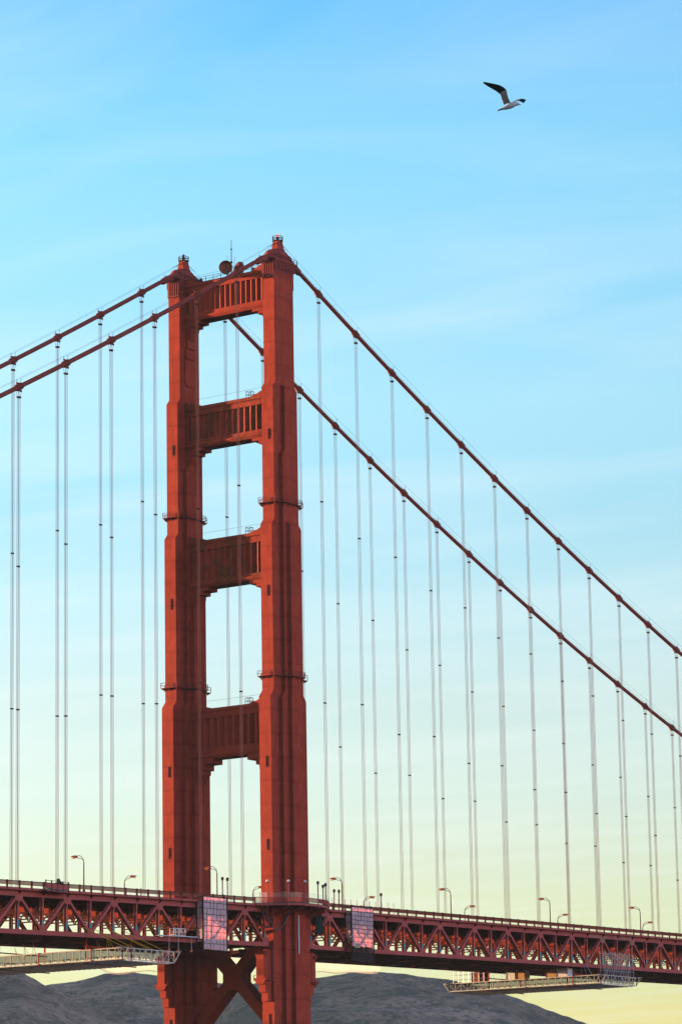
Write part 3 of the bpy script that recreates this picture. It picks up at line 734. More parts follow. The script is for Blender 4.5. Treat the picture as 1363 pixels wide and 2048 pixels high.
def truss(yc, near):
    tr = None
    for s, xe in ((-1, VL), (1, VR)):
        a, c = sorted((s*(A0-SP/2-0.7), XL if s < 0 else XR))
        if tr is None:
            tb = MB(); xseg(tb, a, c, yc-0.45, yc+0.45, -0.56, 0.57)
            xseg(tb, *sorted((A0-SP/2-0.7, XR)), yc-0.45, yc+0.45, -0.56, 0.57)
            tr = tb.build('stiffening_truss', TRUSS, deck)
        bc = MB(); xseg(bc, a, c, yc-0.45, yc+0.45, -0.47, 0.47, zb); bc.build('bottom_chord', TRUSS, tr)
        nT = 9 if s < 0 else 16
        ext = MB()      # bays beyond the frame
        for k in range(nT, 14 if s < 0 else 26):
            xt, x0, x1 = s*(A0+SP*k), s*(A0+SP*k-SP/2), s*(A0+SP*k+SP/2)
            for xb in (x0, x1):
                if abs(xb) < abs(XL if s < 0 else XR)+1: ext.beam((xt, yc, zt(xt)-0.2), (xb, yc, zb(xb)+0.2), 0.7, 0.5)
            for xv in (xt, x0): ext.box(xv-0.18, xv+0.18, yc-0.4, yc+0.4, zb(xv)+0.47, zt(xv)-0.56)
        tag(ext.build('truss_bay', TRUSS, tr), kind='stuff')
        for k in range(nT):
            xt, x0, x1 = s*(A0+SP*k), s*(A0+SP*k-SP/2), s*(A0+SP*k+SP/2)
            t = (xt, yc, zt(xt)-0.2)
            for xb in (x0, x1):
                if abs(xb) > abs(xe)+1: continue
                d = MB(); p, q = Vector(t), Vector((xb, yc, zb(xb)+0.2))
                # channel section member: two flanges joined by a web
                for sy in (-1, 1): d.beam(p+Vector((0, sy*0.33, 0)), q+Vector((0, sy*0.33, 0)), 0.10, 0.52, (0, 1, 0)) if False else d.beam(p+Vector((0, sy*0.34, 0)), q+Vector((0, sy*0.34, 0)), 0.12, 0.56, (0, 0, 1))
                d.beam(p, q, 0.62, 0.10)
                d.build('diagonal', TRUSS, tr)
            for xv in (xt, x0):
                v = MB()
                for sy in (-1, 1): v.box(xv-0.19, xv+0.19, yc+sy*0.36-0.06, yc+sy*0.36+0.06, zb(xv)+0.47, zt(xv)-0.56)
                v.box(xv-0.05, xv+0.05, yc-0.30, yc+0.30, zb(xv)+0.47, zt(xv)-0.56)
                vo = v.build('vertical', TRUSS, tr)
                if near and k < 13: MB().box(xv-0.215, xv+0.215, yc-0.435, yc-0.28, zb(xv)+0.75, zb(xv)+2.45).build('primer_band', BLUE, vo)
            for sy in (-1, 1):
                y0, y1 = sorted((yc+sy*0.452, yc+sy*0.485))
                g = MB().prism([(xt-1.2, y0, zt(xt)+0.50), (xt-1.2, y0, zt(xt)-0.95), (xt-0.75, y0, zt(xt)-1.55), (xt+0.75, y0, zt(xt)-1.55), (xt+1.2, y0, zt(xt)-0.95), (xt+1.2, y0, zt(xt)+0.50)], (0, y1-y0, 0))
                if sy < 0 or True: g.build('gusset_plate', TRUSS_PALE if (near and s > 0 and k in (8, 9) and sy < 0) else TRUSS, tr)
                g = MB().prism([(x0-1.15, y0, zb(x0)-0.44), (x0-1.15, y0, zb(x0)+0.6), (x0-0.7, y0, zb(x0)+1.5), (x0+0.7, y0, zb(x0)+1.5), (x0+1.15, y0, zb(x0)+0.6), (x0+1.15, y0, zb(x0)-0.44)], (0, y1-y0, 0))
                g.build('gusset_plate', TRUSS, tr)
    return tr
near_truss = truss(0, True); far_truss = truss(SEP, False)
# paler freshly primed lengths of the near top chord
for a, c in ((131, 141), (144, 153)):
    b = MB(); xseg(b, a, c, -0.53, -0.49, -0.50, 0.50); b.build('primed_plate', TRUSS_PALE, near_truss)
rd = MB(); xseg(rd, XL, XR, 2.6, SEP-2.6, 0.80, 1.06); rd.build('roadway', ASPH, deck)
for y0, y1 in ((-1.05, 2.55), (SEP-2.55, SEP+1.05)):
    b = MB(); xseg(b, XL, XR, y0, y1, 0.82, 1.04); b.build('sidewalk', TRUSS, deck)
for y0, y1 in ((-1.32, -1.06), (SEP+1.06, SEP+1.32)):
    b = MB(); xseg(b, XL, XR, y0, y1, 0.60, 1.10); xseg(b, XL, XR, y0-0.06, y1+0.06, 0.58, 0.66); b.build('fascia_girder', TRUSS, deck)
for k in range(8):
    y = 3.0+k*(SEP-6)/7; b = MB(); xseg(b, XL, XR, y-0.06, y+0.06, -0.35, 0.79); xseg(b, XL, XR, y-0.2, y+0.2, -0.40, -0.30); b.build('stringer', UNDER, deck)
for i, x in enumerate(PANX):
    b = MB(); z = zt(x)
    b.box(x-0.06, x+0.06, 0.5, SEP-0.5, z-1.45, z+0.55); b.box(x-0.22, x+0.22, 0.5, SEP-0.5, z-1.50, z-1.40)
    for j in range(9):    # lower lattice of the floor truss
        ya = 0.5+j*(SEP-1)/9; yb = ya+(SEP-1)/9; ym = (ya+yb)/2
        b.beam((x, ya, z-1.5), (x, ym, z-3.2), 0.16, 0.24); b.beam((x, ym, z-3.2), (x, yb, z-1.5), 0.16, 0.24)
    b.box(x-0.2, x+0.2, 0.5, SEP-0.5, z-3.4, z-3.15)
    for yc, sg in ((0, -1), (SEP, 1)):    # sidewalk bracket
        b.prism([(x-0.1, yc+sg*0.5, z+0.55), (x-0.1, yc+sg*1.3, z+0.6), (x-0.1, yc+sg*0.5, z-0.2)], (0.2, 0, 0))
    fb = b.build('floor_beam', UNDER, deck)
    for y_, w_, za_, zc_ in ((4.4, 1.7, -3.5, -1.5), (8.4, 1.1, -2.8, -1.7), (12.4, 0.8, -3.2, -2.4), (15.6, 0.6, -2.6, -1.9), (18.5, 1.0, -2.6, -1.6), (22.5, 0.8, -2.2, -1.2)):  # added orange plates standing for sun patches on the floor beams
        MB().box(x-0.11, x-0.075, y_, y_+w_, z+za_, z+zc_).build('sun_patch_plate', STEEL_STRUT, fb)
    c = MB(); zq = zb(x)
    c.box(x-0.22, x+0.22, 0.46, SEP-0.46, zq-0.42, zq-0.30); c.box(x-0.22, x+0.22, 0.46, SEP-0.46, zq+0.28, zq+0.40)
    for j in range(12):
        ya = 0.5+j*(SEP-1)/12; yb = ya+(SEP-1)/12
        c.beam((x, ya, zq-0.34), (x, yb, zq+0.34), 0.16, 0.2); c.beam((x, ya, zq+0.34), (x, yb, zq-0.34), 0.14, 0.2)
    c.box(x-0.04, x+0.04, 0.46, SEP-0.46, zq-0.30, zq+0.28)
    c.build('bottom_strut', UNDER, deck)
for s, n in ((-1, 8), (1, 15)):
    lat = MB()
    for k in range(n):
        xa, xb = s*(A0-SP/2+SP*k), s*(A0+SP/2+SP*k)
        for ya, yb in ((0.5, SEP/2), (SEP/2, SEP-0.5)):
            for p, q in ((ya, yb), (yb, ya)): lat.beam((xa, p, zb(xa)-0.05), (xb, q, zb(xb)-0.05), 0.45, 0.4)
    lat.build('bottom_lateral_bracing', UNDER, deck)
ext = MB()
for s, k0, k1 in ((-1, 17, 27), (1, 31, 51)):
    for k in range(k0, k1):
        x = s*(A0-SP/2+SP/2*k)
        if XL < x < XR: ext.box(x-0.1, x+0.1, 0.5, SEP-0.5, zt(x)-1.5, zt(x)+0.5); ext.box(x-0.2, x+0.2, 0.5, SEP-0.5, zb(x)-0.4, zb(x)+0.4)
tag(ext.build('floor_framing', UNDER, deck), kind='stuff')
for y in (7.0, 13.7, 20.4):
    b = MB()
    for a, c in ((XL, -A0+SP/2), (A0-SP/2, XR)): xseg(b, a, c, y-0.7, y+0.7, -0.12, 0.02, zb); xseg(b, a, c, y-0.75, y-0.69, 0.1, 0.7, zb)
    b.build('inspection_walkway', UNDER, deck)

# ------------------------------------------------------------------ railings
def railing(yc, x0, x1, label):
    t = thing('railing', label, 'railing', ((x0+x1)/2, yc, zt((x0+x1)/2)+1.1), 'pedestrian railings along the deck edges')
    b = MB(); xseg(b, x0, x1, yc-0.09, yc+0.09, 2.30, 2.44); b.build('top_rail', POLE, t)
    b = MB(); xseg(b, x0, x1, yc-0.06, yc+0.06, 1.58, 1.68); b.build('bottom_rail', TRUSS, t)
    n = max(1, round((x1-x0)/3.81)); st = (x1-x0)/n
    for k in range(n+1):
        x = x0+k*st; z = zt(x)
        MB().box(x-0.17, x+0.17, yc-0.15, yc+0.15, z+0.62, z+2.52).build('post', POLE, t)
    pk = MB(); m_ = int((x1-x0)/0.19)
    for k in range(m_):
        x = x0+(k+0.5)*(x1-x0)/m_; z = zt(x); pk.box(x-0.034, x+0.034, yc-0.04, yc+0.04, z+1.64, z+2.32)
    pk.build('picket_screen', POLE, t)
    return t
railing(-1.2, XL, -13.6, 'dark red picket railing along the near sidewalk left of the tower')
railing(-1.2, 12.6, XR-5, 'dark red picket railing along the near sidewalk right of the tower')
railing(SEP+1.2, XL, -13.6, 'dark red picket railing along the far sidewalk left of the tower')
railing(SEP+1.2, 12.6, XR-5, 'dark red picket railing along the far sidewalk right of the tower')
# clear wind screens on the inner edge of the sidewalk beside the tower
def screen(y, x0, x1, label):
    t = thing('wind_screen', label, 'glass screen', ((x0+x1)/2, y, zt(0)+1.1), 'clear wind screens beside the tower')
    n = max(1, round((x1-x0)/2.6)); st = (x1-x0)/n
    for k in range(n+1): x = x0+k*st; MB().box(x-0.06, x+0.06, y-0.06, y+0.06, zt(x)+1.0, zt(x)+3.75).build('post', GREYM, t)
    for k in range(n): MB().add([(x0+k*st+0.08, y-0.012, zt(x0+k*st)+1.5), (x0+(k+1)*st-0.08, y-0.012, zt(x0+(k+1)*st)+1.5), (x0+(k+1)*st-0.08, y-0.012, zt(x0+(k+1)*st)+3.7), (x0+k*st+0.08, y-0.012, zt(x0+k*st)+3.7),
        (x0+k*st+0.08, y+0.012, zt(x0+k*st)+1.5), (x0+(k+1)*st-0.08, y+0.012, zt(x0+(k+1)*st)+1.5), (x0+(k+1)*st-0.08, y+0.012, zt(x0+(k+1)*st)+3.7), (x0+k*st+0.08, y+0.012, zt(x0+k*st)+3.7)],
        [(0, 1, 2, 3), (4, 7, 6, 5), (0, 4, 5, 1), (1, 5, 6, 2), (2, 6, 7, 3), (3, 7, 4, 0)]).build('pane', PANE, t)
screen(-0.6, 17, 42, 'clear glass wind screen on posts along the near sidewalk right of the tower')
screen(-0.6, -13, -8.6, 'short clear glass wind screen on the near sidewalk against the left of the tower')
screen(SEP+0.4, -26, -8.8, 'clear glass wind screen on the far sidewalk against the left of the farther leg')
screen(SEP+0.4, 8, 26, 'clear glass wind screen on the far sidewalk between the two legs')

# ------------------------------------------------------------------ street lamps
def lamp_parts(t, s):
    """post rises from the base at the Empty; s: side the arm reaches to"""
    o = ORG[t.name]; x, y, z = o
    b = MB(); b.tube([(x, y, z), (x, y, z+1.0), (x, y, z+6.1)], [0.17, 0.14, 0.115], 8); b.box(x-0.2, x+0.2, y-0.2, y+0.2, z, z+0.5)
    b.build('pole', POLE, t)
    for r_, dz, nm in ((1.55, 0.0, 'arm'), (1.05, -0.15, 'arm')):
        pts = [(x, y, z+5.6+dz)]+[(x, y+s*(r_-r_*math.cos(R(a))), z+6.1+dz+(1.45 if r_ > 1.2 else 1.0)*math.sin(R(a))) for a in (0, 15, 30, 45, 60, 75, 90)]
        if r_ > 1.2: pts.append((x, y+s*2.0, z+7.5))
        else: pts.append((x, y+s*1.9, z+7.18))
        MB().tube(pts, 0.062, 6).build('arm', POLE, t)
    h = MB()
    yy = y+s*1.75
    P = [(0.0, 7.16), (0.15, 7.60), (0.6, 7.66), (1.45, 7.52), (1.5, 7.34), (0.6, 7.12)]
    h.prism([(x-0.23, yy+s*a, z+c) for a, c in P], (0.46, 0, 0)); h.build('lamp_head', LAMPHEAD, t)
    MB().box(x-0.2, x+0.2, *sorted((yy+s*0.65, yy+s*1.4)), z+7.02, z+7.14).build('lens', YELLOW, t)
NEARX = [-72.25, -26.7, 20.85, 66.4, 112.1, 157.6]; FARX = [-22.35, 25.9, 72.0, 117.8, 164.0, 209.9]
nl = ['left end of the deck', 'left of the tower', 'just right of the tower', 'second right of the tower', 'third right of the tower', 'fourth right of the tower']
for i, x in enumerate(NEARX):
    t = thing('street_lamp', 'dark curved arm lamp post rising from the near sidewalk, %s' % nl[i], 'street lamp', (x, -0.75, zt(x)+1.1), 'curved arm lamp posts along the deck'); lamp_parts(t, 1)
fl_ = ['left of the tower', 'between the two tower legs', 'first right of the tower', 'second right of the tower', 'third right of the tower', 'fourth right of the tower']
for i, x in enumerate(FARX):
    t = thing('street_lamp', 'shorter looking curved arm lamp post on the far sidewalk, %s' % fl_[i], 'street lamp', (x, SEP+0.75, zt(x)+1.1), 'curved arm lamp posts along the deck'); lamp_parts(t, -1)
def globe(x, y, z, h, material, label, dark):
    t = thing('globe_lamp', label, 'lamp post', (x, y, z), 'small globe lamp posts round the tower')
    MB().tube([(x, y, z), (x, y, z+h-0.35)], 0.12, 8).build('pole', POLE if dark else TRUSS, t)
    MB().lathe([(0.10, h-0.5), (0.26, h-0.38), (0.30, h-0.28)], (x, y, z), 10).build('cup', POLE, t)
    MB().lathe([(0.0, h-0.36)]+[(0.34*math.sin(R(a)), h-0.34*math.cos(R(a))) for a in (40, 65, 90, 115, 140, 165)]+[(0, h+0.34)], (x, y, z), 12).build('globe', material, t)
for x, y, h, mt, lb in [(-10.99, -2.8, 5.0, GLOBE, 'white globe lamp in front of the sunlit face of the nearer leg'),
        (-8.5, -6.75, 4.9, GLOBE, 'white globe lamp in front of the middle of the nearer leg'),
        (-4.98, -8.7, 4.9, GLOBE, 'small pale globe lamp before the right edge of the nearer leg'),
        (-0.1, -8.7, 5.0, GLOBE_DK, 'dark globe lamp on the balcony just right of the nearer leg'),
        (10.0, -3.0, 5.3, GLOBE_DK, 'dark globe lamp standing behind the right end of the balcony'),
        (3.84, -8.0, 4.9, GLOBE_DK, 'dark globe lamp on the right front corner of the balcony'),
        (-25.1, -1.0, 4.95, GLOBE_DK, 'dark cup topped lamp above the left sheeted scaffold, left one of the pair'),
        (-23.3, -1.0, 4.9, GLOBE_DK, 'dark cup topped lamp above the left sheeted scaffold, right one of the pair'),
        (17.1, -1.1, 4.3, GLOBE_DK, 'dark cup topped lamp left of the right sheeted scaffold, left one of the pair'),
        (19.0, -1.1, 4.3, GLOBE_DK, 'dark cup topped lamp left of the right sheeted scaffold, right one of the pair'),
        (36.1, -1.1, 4.4, GLOBE_DK, 'lone dark globe lamp right of the right sheeted scaffold')]:
    globe(x, y, (73.95 if abs(x) < 12 else zt(x)+1.1), h, mt, lb, mt is GLOBE_DK)

# ------------------------------------------------------------------ antennas on the top strut
def dish(name, label, c, ax, r, mt):
    t = thing(name, label, 'antenna dish', (c[0], c[1], 221.7), 'dish antennas on the top strut')
    a = Vector(ax).normalized(); u = a.orthogonal().normalized(); v = a.cross(u); c = Vector(c)
    def ring(rad, d): return [c+a*d+(u*math.cos(R(15*k))+v*math.sin(R(15*k)))*rad for k in range(24)]
    b = MB(); prof = [(r, 0.55), (r, 0.0), (r*0.8, -0.32), (r*0.45, -0.55), (0.02, -0.66)]
    prof2 = [(0.02, -0.72), (r*0.45, -0.62), (r*0.82, -0.40), (r+0.05, -0.04), (r+0.05, 0.56), (r, 0.55)]
    V = []; F = []
    for q in prof+prof2: V += ring(*q)
    for i in range(len(prof)+len(prof2)-1):
        for k in range(24): F.append((i*24+k, i*24+(k+1) % 24, (i+1)*24+(k+1) % 24, (i+1)*24+k))
    b.add(V, F, True); b.build('reflector', mt, t)
    MB().tube([c-a*0.65, c-a*1.2, (c.x-a.x*1.2, c.y-a.y*1.2, 221.6)], 0.16, 8).build('mount', STEEL_DK, t)
    MB().tube([c-a*0.6, c+a*0.35], [0.06, 0.12], 6).build('feed_horn', STEEL_DK, t)
dish('dish_antenna', 'round orange dish on the top strut with its hollow side showing', (-1.2, 14.1, 224.25), (-1, -0.42, 0.03), 1.55, DISH)
dish('dish_antenna', 'round dark dish seen from behind, right of the hollow one on the top strut', (1.0, 12.0, 224.25), (0.75, -0.35, 0.0), 1.5, STEEL_DK)
t = thing('mast_antenna', 'tall thin whip antenna above the dishes on the top strut', 'antenna', (0.3, 13.6, 221.7), 'whip antennas on the top strut')
MB().tube([(0.3, 13.6, 221.7), (0.3, 13.6, 226.2), (0.3, 13.6, 231.3)], [0.13, 0.11, 0.06], 6).build('mast', POLE, t)
MB().box(0.1, 0.5, 13.4, 13.8, 225.6, 226.0).box(0.15, 0.45, 13.45, 13.75, 228.8, 229.1).build('clamp', BLACK, t)
for y, zz, lb in ((14.8, 227.5, 'short whip antenna left of the tall one on the top strut'), (12.7, 227.0, 'short whip antenna right of the tall one on the top strut')):
    MBt = MB().tube([(0.3, y, 221.7), (0.3, y, zz)], 0.045, 6).build('whip_antenna', POLE); tag(MBt, lb, 'antenna', 'whip antennas on the top strut')

# ------------------------------------------------------------------ sheeted scaffolds on the near truss
def shroud(x0, x1, z0, z1, label, skirt):
    y0, y1 = -2.3, -0.75
    t = thing('sheeted_scaffold', label, 'scaffold', ((x0+x1)/2, -1.5, z0), 'sheeted scaffolds hung on the near truss')
    nz, nx = 9, 7
    # sagging sheet: slightly billowed between its battens
    V = []; F = []; KX, KZ = 42, 60
    for j in range(KZ+1):
        for i in range(KX+1):
            u, v_ = i/KX, j/KZ; x = x0+(x1-x0)*u; z = z0+(z1-z0)*v_
            bil = 0.18*abs(math.sin(math.pi*nx*u))*abs(math.sin(math.pi*nz*v_))+0.16*noise.noise(Vector((x*1.6, 3, z*0.25)))
            V.append((x+0.05*noise.noise(Vector((x, z, 5))), y0-0.06-bil, z+(0.12*noise.noise(Vector((x*0.7, 1, x0))) if j in (0, KZ) else 0)))
    for j in range(KZ):
        for i in range(KX): F.append((j*(KX+1)+i, j*(KX+1)+i+1, (j+1)*(KX+1)+i+1, (j+1)*(KX+1)+i))
    MB().add(V, F, True).build('sheet', FABRIC, t, fix=False)
    V = []; F = []
    for j in range(31):
        for i in range(5): V.append((x0-0.05-0.06*abs(math.sin(j*0.9)), y0+0.25+(y1-y0-0.3)*i/4, z0+1.6+(z1-z0-2.6)*j/30))
    for j in range(30):
        for i in range(4): F.append((j*5+i, j*5+i+1, (j+1)*5+i+1, (j+1)*5+i))
    MB().add(V, F, True).build('side_sheet', FABRIC, t, fix=False)
    bt = MB()
    for j in range(1, nz):
        z = z0+(z1-z0)*j/nz; bt.beam((x0, y0-0.20, z), (x1, y0-0.20, z+0.04), 0.05, 0.085)
    for i in range(1, nx):
        x = x0+(x1-x0)*i/nx
        for j in range(nz):
            if (i*7+j*3) % 4: bt.beam((x, y0-0.19, z0+(z1-z0)*j/nz), (x+0.03, y0-0.19, z0+(z1-z0)*(j+1)/nz), 0.045, 0.045, (1, 0, 0))
    bt.build('batten', POLE, t)
    fr = MB()
    for x in (x0-0.12, x1+0.12):
        for y in (y0-0.1, y1): fr.box(x-0.11, x+0.11, y-0.11, y+0.11, z0-skirt, z1+0.3)
        for j in range(6): z = z0-skirt*0.5+(z1-z0)*j/5; fr.beam((x, y0, z), (x, y1, z), 0.1, 0.1)
    for z in (z0-0.1, z1+0.12): fr.beam((x0, y0-0.1, z), (x1, y0-0.1, z), 0.14, 0.14); fr.beam((x0, y1, z), (x1, y1, z), 0.14, 0.14)
    fr.build('frame', BLACK, t)
    if skirt > 1:
        n_ = MB()
        for k in range(9): x = x0+(x1-x0)*k/8; n_.beam((x, y0, z0-0.2), (x, y0, z0-skirt), 0.07, 0.07, (1, 0, 0))
        for z in (z0-skirt*0.5, z0-skirt): n_.beam((x0, y0, z), (x1, y0, z), 0.09, 0.09)
        n_.build('lower_frame', BLACK, t)
        MB().add([(x0, y0+0.1, z0-0.3), (x1, y0+0.1, z0-0.3), (x1, y0+0.1, z0-skirt), (x0, y0+0.1, z0-skirt)], [(0, 1, 2, 3)]).build('debris_mesh', MESHNET, t)
    pl = MB()
    for j in range(5): z = z0+(z1-z0)*(j+0.3)/5; pl.box(x0, x1, y0+0.15, y1-0.1, z, z+0.06)
    pl.build('plank_floor', TAN, t)
shroud(-33.9, -25.6, 62.9, 74.1, 'pinkish sheeted scaffold with red glowing patches, left of the nearer leg', 0.3)
shroud(22.1, 30.7, 66.6, 75.4, 'pinkish sheeted scaffold with a dark mesh skirt, right of the nearer leg', 3.4)

# ------------------------------------------------------------------ hanging work platforms (travellers) under the deck
def traveller(x0, x1, y0, y1, z0, h, label, px):
    t = thing('hanging_platform', label, 'work platform', ((x0+x1)/2, SEP/2, z0), 'work platforms hung under the deck')
    def side(a, c, tip):
        """lattice girder from a to c, its top boom running on past both ends"""
        a, c = Vector(a), Vector(c); d = (c-a); L = d.length; d /= L; up = Vector((0, 0, h))
        b = MB(); b.beam(a, c, 0.16, 0.2); b.beam(a-d*tip+up, c+d*tip+up, 0.16, 0.2)
        if tip: b.beam(a-d*tip+up, a, 0.12, 0.14); b.beam(c+d*tip+up, c, 0.12, 0.14)
        n = round(L/1.85)
        for k in range(n+1):
            p = a+d*L*k/n; b.beam(p, p+up, 0.13 if k % 2 else 0.2, 0.12)
            if k < n:
                q = a+d*L*(k+1)/n
                if k % 2: b.beam(p, q+up, 0.08, 0.08)
                else: b.beam(p+up, q, 0.08, 0.08)
        return b
    for a, c in (((x0, y0, z0), (x0, y1, z0)), ((x0, y0, z0), (x1, y0, z0)), ((x1, y0, z0), (x1, y1, z0)), ((x0, y1, z0), (x1, y1, z0))):
        side(a, c, 1.7).build('lattice_girder', ALU, t)
    for a, c in (((x0+0.35, y0+0.3), (x0+0.35, y1-0.3)), ((x0+0.3, y0+0.35), (x1-0.3, y0+0.35))):
        MB().add([(a[0], a[1], z0+0.3), (c[0], c[1], z0+0.3), (c[0], c[1], z0+h), (a[0], a[1], z0+h)], [(0, 1, 2, 3)]).build('debris_mesh', MESHNET, t)
    # belly of white planks: sloping sides and a flat bottom
    hp = [(x0+0.05, z0-0.06), (x0+1.3, z0-0.32), (x1-1.9, z0-0.32), (x1-0.05, z0-0.06)]
    sf = MB().prism([(x, y0+0.1, z) for x, z in hp]+[(x, y0+0.1, z+0.12) for x, z in hp[::-1]], (0, y1-y0-0.2, 0))
    so_ = sf.build('plank_soffit', SHEET, t)
    gp = MB(); n = int((y1-y0)/1.35)
    for k in range(n+1):
        y = y0+0.2+k*(y1-y0-0.4)/n
        gp.beam((hp[0][0]-0.02, y, hp[0][1]-0.02), (hp[1][0]-0.03, y, hp[1][1]-0.03), 0.16, 0.08); gp.beam((hp[1][0], y, hp[1][1]-0.03), (hp[2][0], y, hp[2][1]-0.03), 0.16, 0.08)
    gp.build('soffit_rib', GREYM, so_)
    for y in (2.0, SEP-2.0):
        rb = MB()
        for x in (x0+1.2, x1-1.2): rb.box(x-0.14, x+0.14, y-0.14, y+0.14, z0-0.3, zb(x)-0.4)
        rb.beam((x0-0.4, y, z0-0.34), (x1+0.4, y, z0-0.34), 0.22, 0.2); rb.beam((x0+0.5, y, z0+h+0.9), (x1-0.5, y, z0+h+0.9), 0.2, 0.24)
        rb.build('hanger_frame', REDM, t)
    for d in (8, 22): MB().beam((x0-0.12, y0+d, z0-0.3), (x0-0.12, y0+d, z0+h+0.1), 0.2, 0.2).build('red_post', REDM, t)
    tu = MB()
    for k in range(14):
        x = x0+1+(x1-x0-2)*(k % 7)/6; y = y0+3+(y1-y0-6)*k/13
        tu.beam((x, y, z0+h), (x+1.2*(k % 3-1), y+0.9, zb(x)-0.3), 0.07, 0.07)
    tu.build('brace_rod', YELLOW if px < 0 else GREYM, t)
    return t
ZP = 58.7
tl = traveller(-69.3, -52.0, -8.4, 36.0, ZP, 2.25, 'long pale lattice work platform slung under the deck left of the tower', -1)
yl = MB()
for x, zz in ((-66.5, 0.4), (-63, 0.1), (-58.5, 0.3), (-57, 0), (-53.6, 0.2)): yl.tube([(x-6.0, -0.7, zb(x-6)+1.1+zz), (x+2.0, -6.5, ZP+2.2)], 0.065, 5)
yl.build('hoist_line', YELLOW, tl)
ZQ = 62.45
tr_ = traveller(123.0, 140.8, -8.4, 36.8, ZQ, 2.0, 'long lattice work platform with tubes and crates slung under the deck far right', 1)
sc = MB()
for k in range(9):
    x = 126.5+k*1.75
    for y in (-7.9, -6.4): sc.tube([(x, y, ZQ+2), (x, y, ZQ+8.2-0.15*(k % 3))], 0.06, 6)
    sc.beam((x, -7.9, ZQ+6.6), (x, -6.4, ZQ+6.6), 0.08, 0.08)
for z in (3.4, 5.0, 6.6, 7.6):
    for y in (-7.9, -6.4): sc.tube([(126.0, y, ZQ+z), (141.0, y, ZQ+z)], 0.055, 6)
for k in range(4): sc.tube([(126.5+3.5*k, -7.9, ZQ+2), (130+3.5*k, -7.9, ZQ+6.6)], 0.05, 6)
sco = tag(sc.build('tube_scaffold', GREYM), 'bare grey tube scaffold standing on the near end of the right hanging platform', 'scaffold')
# far-end light scaffold
sc = MB()
for k in range(7):
    y = 26.5+k*1.55
    for x in (123.6, 126): sc.tube([(x, y, ZQ+2), (x, y, ZQ+5.3)], 0.05, 5)
for z in (3.0, 4.2, 5.2):
    for x in (123.6, 126): sc.tube([(x, 26.0, ZQ+z), (x, 36.4, ZQ+z)], 0.05, 5)
tag(sc.build('tube_scaffold', GREYM), 'light tube guard scaffold on the far left end of the right hanging platform', 'scaffold')
def crate(x, y, sx, sy, sz, mt, label, name='crate'):
    z = ZQ+2.02
    t = thing(name, label, name.replace('_', ' '), (x, y, z), 'stores on the right hanging platform')
    MB().box(x-sx/2, x+sx/2, y-sy/2, y+sy/2, z+0.14, z+sz).build('body', mt, t)
    b = MB()
    for q in (-0.38, 0, 0.38): b.box(x-sx/2-0.05, x+sx/2+0.05, y+sy*q-0.1, y+sy*q+0.1, z, z+0.14)
    for a in (-1, 1):
        for c in (-1, 1): b.box(x+a*sx/2-0.07, x+a*sx/2+0.07, y+c*sy/2-0.07, y+c*sy/2+0.07, z+0.14, z+sz+0.05)
    for a in (-1, 1): b.box(x-sx/2-0.04, x+sx/2+0.04, y+a*(sy/2+0.02)-0.03, y+a*(sy/2+0.02)+0.03, z+sz*0.5, z+sz*0.5+0.14)
    b.build('frame', STEEL_DK if mt is not WHITE else GREYM, t)
def floorp(y0_, y1_):
    return None
stage = MB().box(123.4, 127.2, -7.5, 35.5, ZQ+1.88, ZQ+2.0); 
stage.build('upper_plank_floor', SOFFIT, tr_)
crate(125.0, 29.2, 2.2, 2.4, 2.6, STEEL_DK, 'dark red ribbed tank near the left end of the right hanging platform', 'tank')
crate(125.0, 27.2, 2.0, 1.2, 2.4, STEEL_DK, 'narrow dark red tank beside the larger one on the right hanging platform', 'tank')
crate(125.0, 18.6, 2.3, 2.6, 2.4, WHITE, 'white crate beside a tan one at the middle of the right hanging platform')
crate(125.0, 15.6, 2.3, 2.4, 2.3, TAN, 'tan plywood crate right of the white one on the hanging platform')
crate(125.0, 6.6, 2.3, 3.0, 2.3, TAN, 'wide tan plywood crate nearer the right end of the hanging platform')
crate(125.0, 3.3, 2.3, 3.2, 2.2, WHITE, 'wide white crate at the right of the plywood one on the hanging platform')

# white plank stage on the near bottom chord, left of the left sheeted scaffold
t = thing('plank_stage', 'white plank stage with a small guard rail on the near bottom chord', 'work stage', (-41.5, -1.2, zb(-41.5)+0.5))
b = MB(); b.beam((-48.5, -1.2, zb(-48.5)+0.62), (-35.2, -1.2, zb(-35.2)+0.62), 1.1, 0.16); b.build('plank', WHITE, t)
b = MB()
for x in (-43.4, -41.5, -39.4):
    for y in (-1.7, -0.7): b.box(x-0.06, x+0.06, y-0.06, y+0.06, zb(x)+0.6, zb(x)+2.3)
for hz in (1.5, 2.25):
    for y in (-1.7, -0.7): b.beam((-43.4, y, zb(-43.4)+hz), (-39.4, y, zb(-39.4)+hz), 0.1, 0.1)
b.box(-43.6, -39.2, -1.76, -0.64, zb(-41)+0.72, zb(-41)+0.86)
b.build('guard_rail', WHITE, t)
b = MB(); c = MB()
for x in (-44.5, -41.3, -36.7):
    b.tube([(x, -1.3, zb(x)+0.6), (x, -1.3, zb(x)-2.1)], 0.07, 6); c.lathe([(0, -0.32), (0.22, -0.24), (0.3, 0), (0.2, 0.24), (0, 0.3)], (x, -1.3, zb(x)-2.3), 10)
b.build('hanger_rod', GREYM, t); c.build('weight', PINK, t)

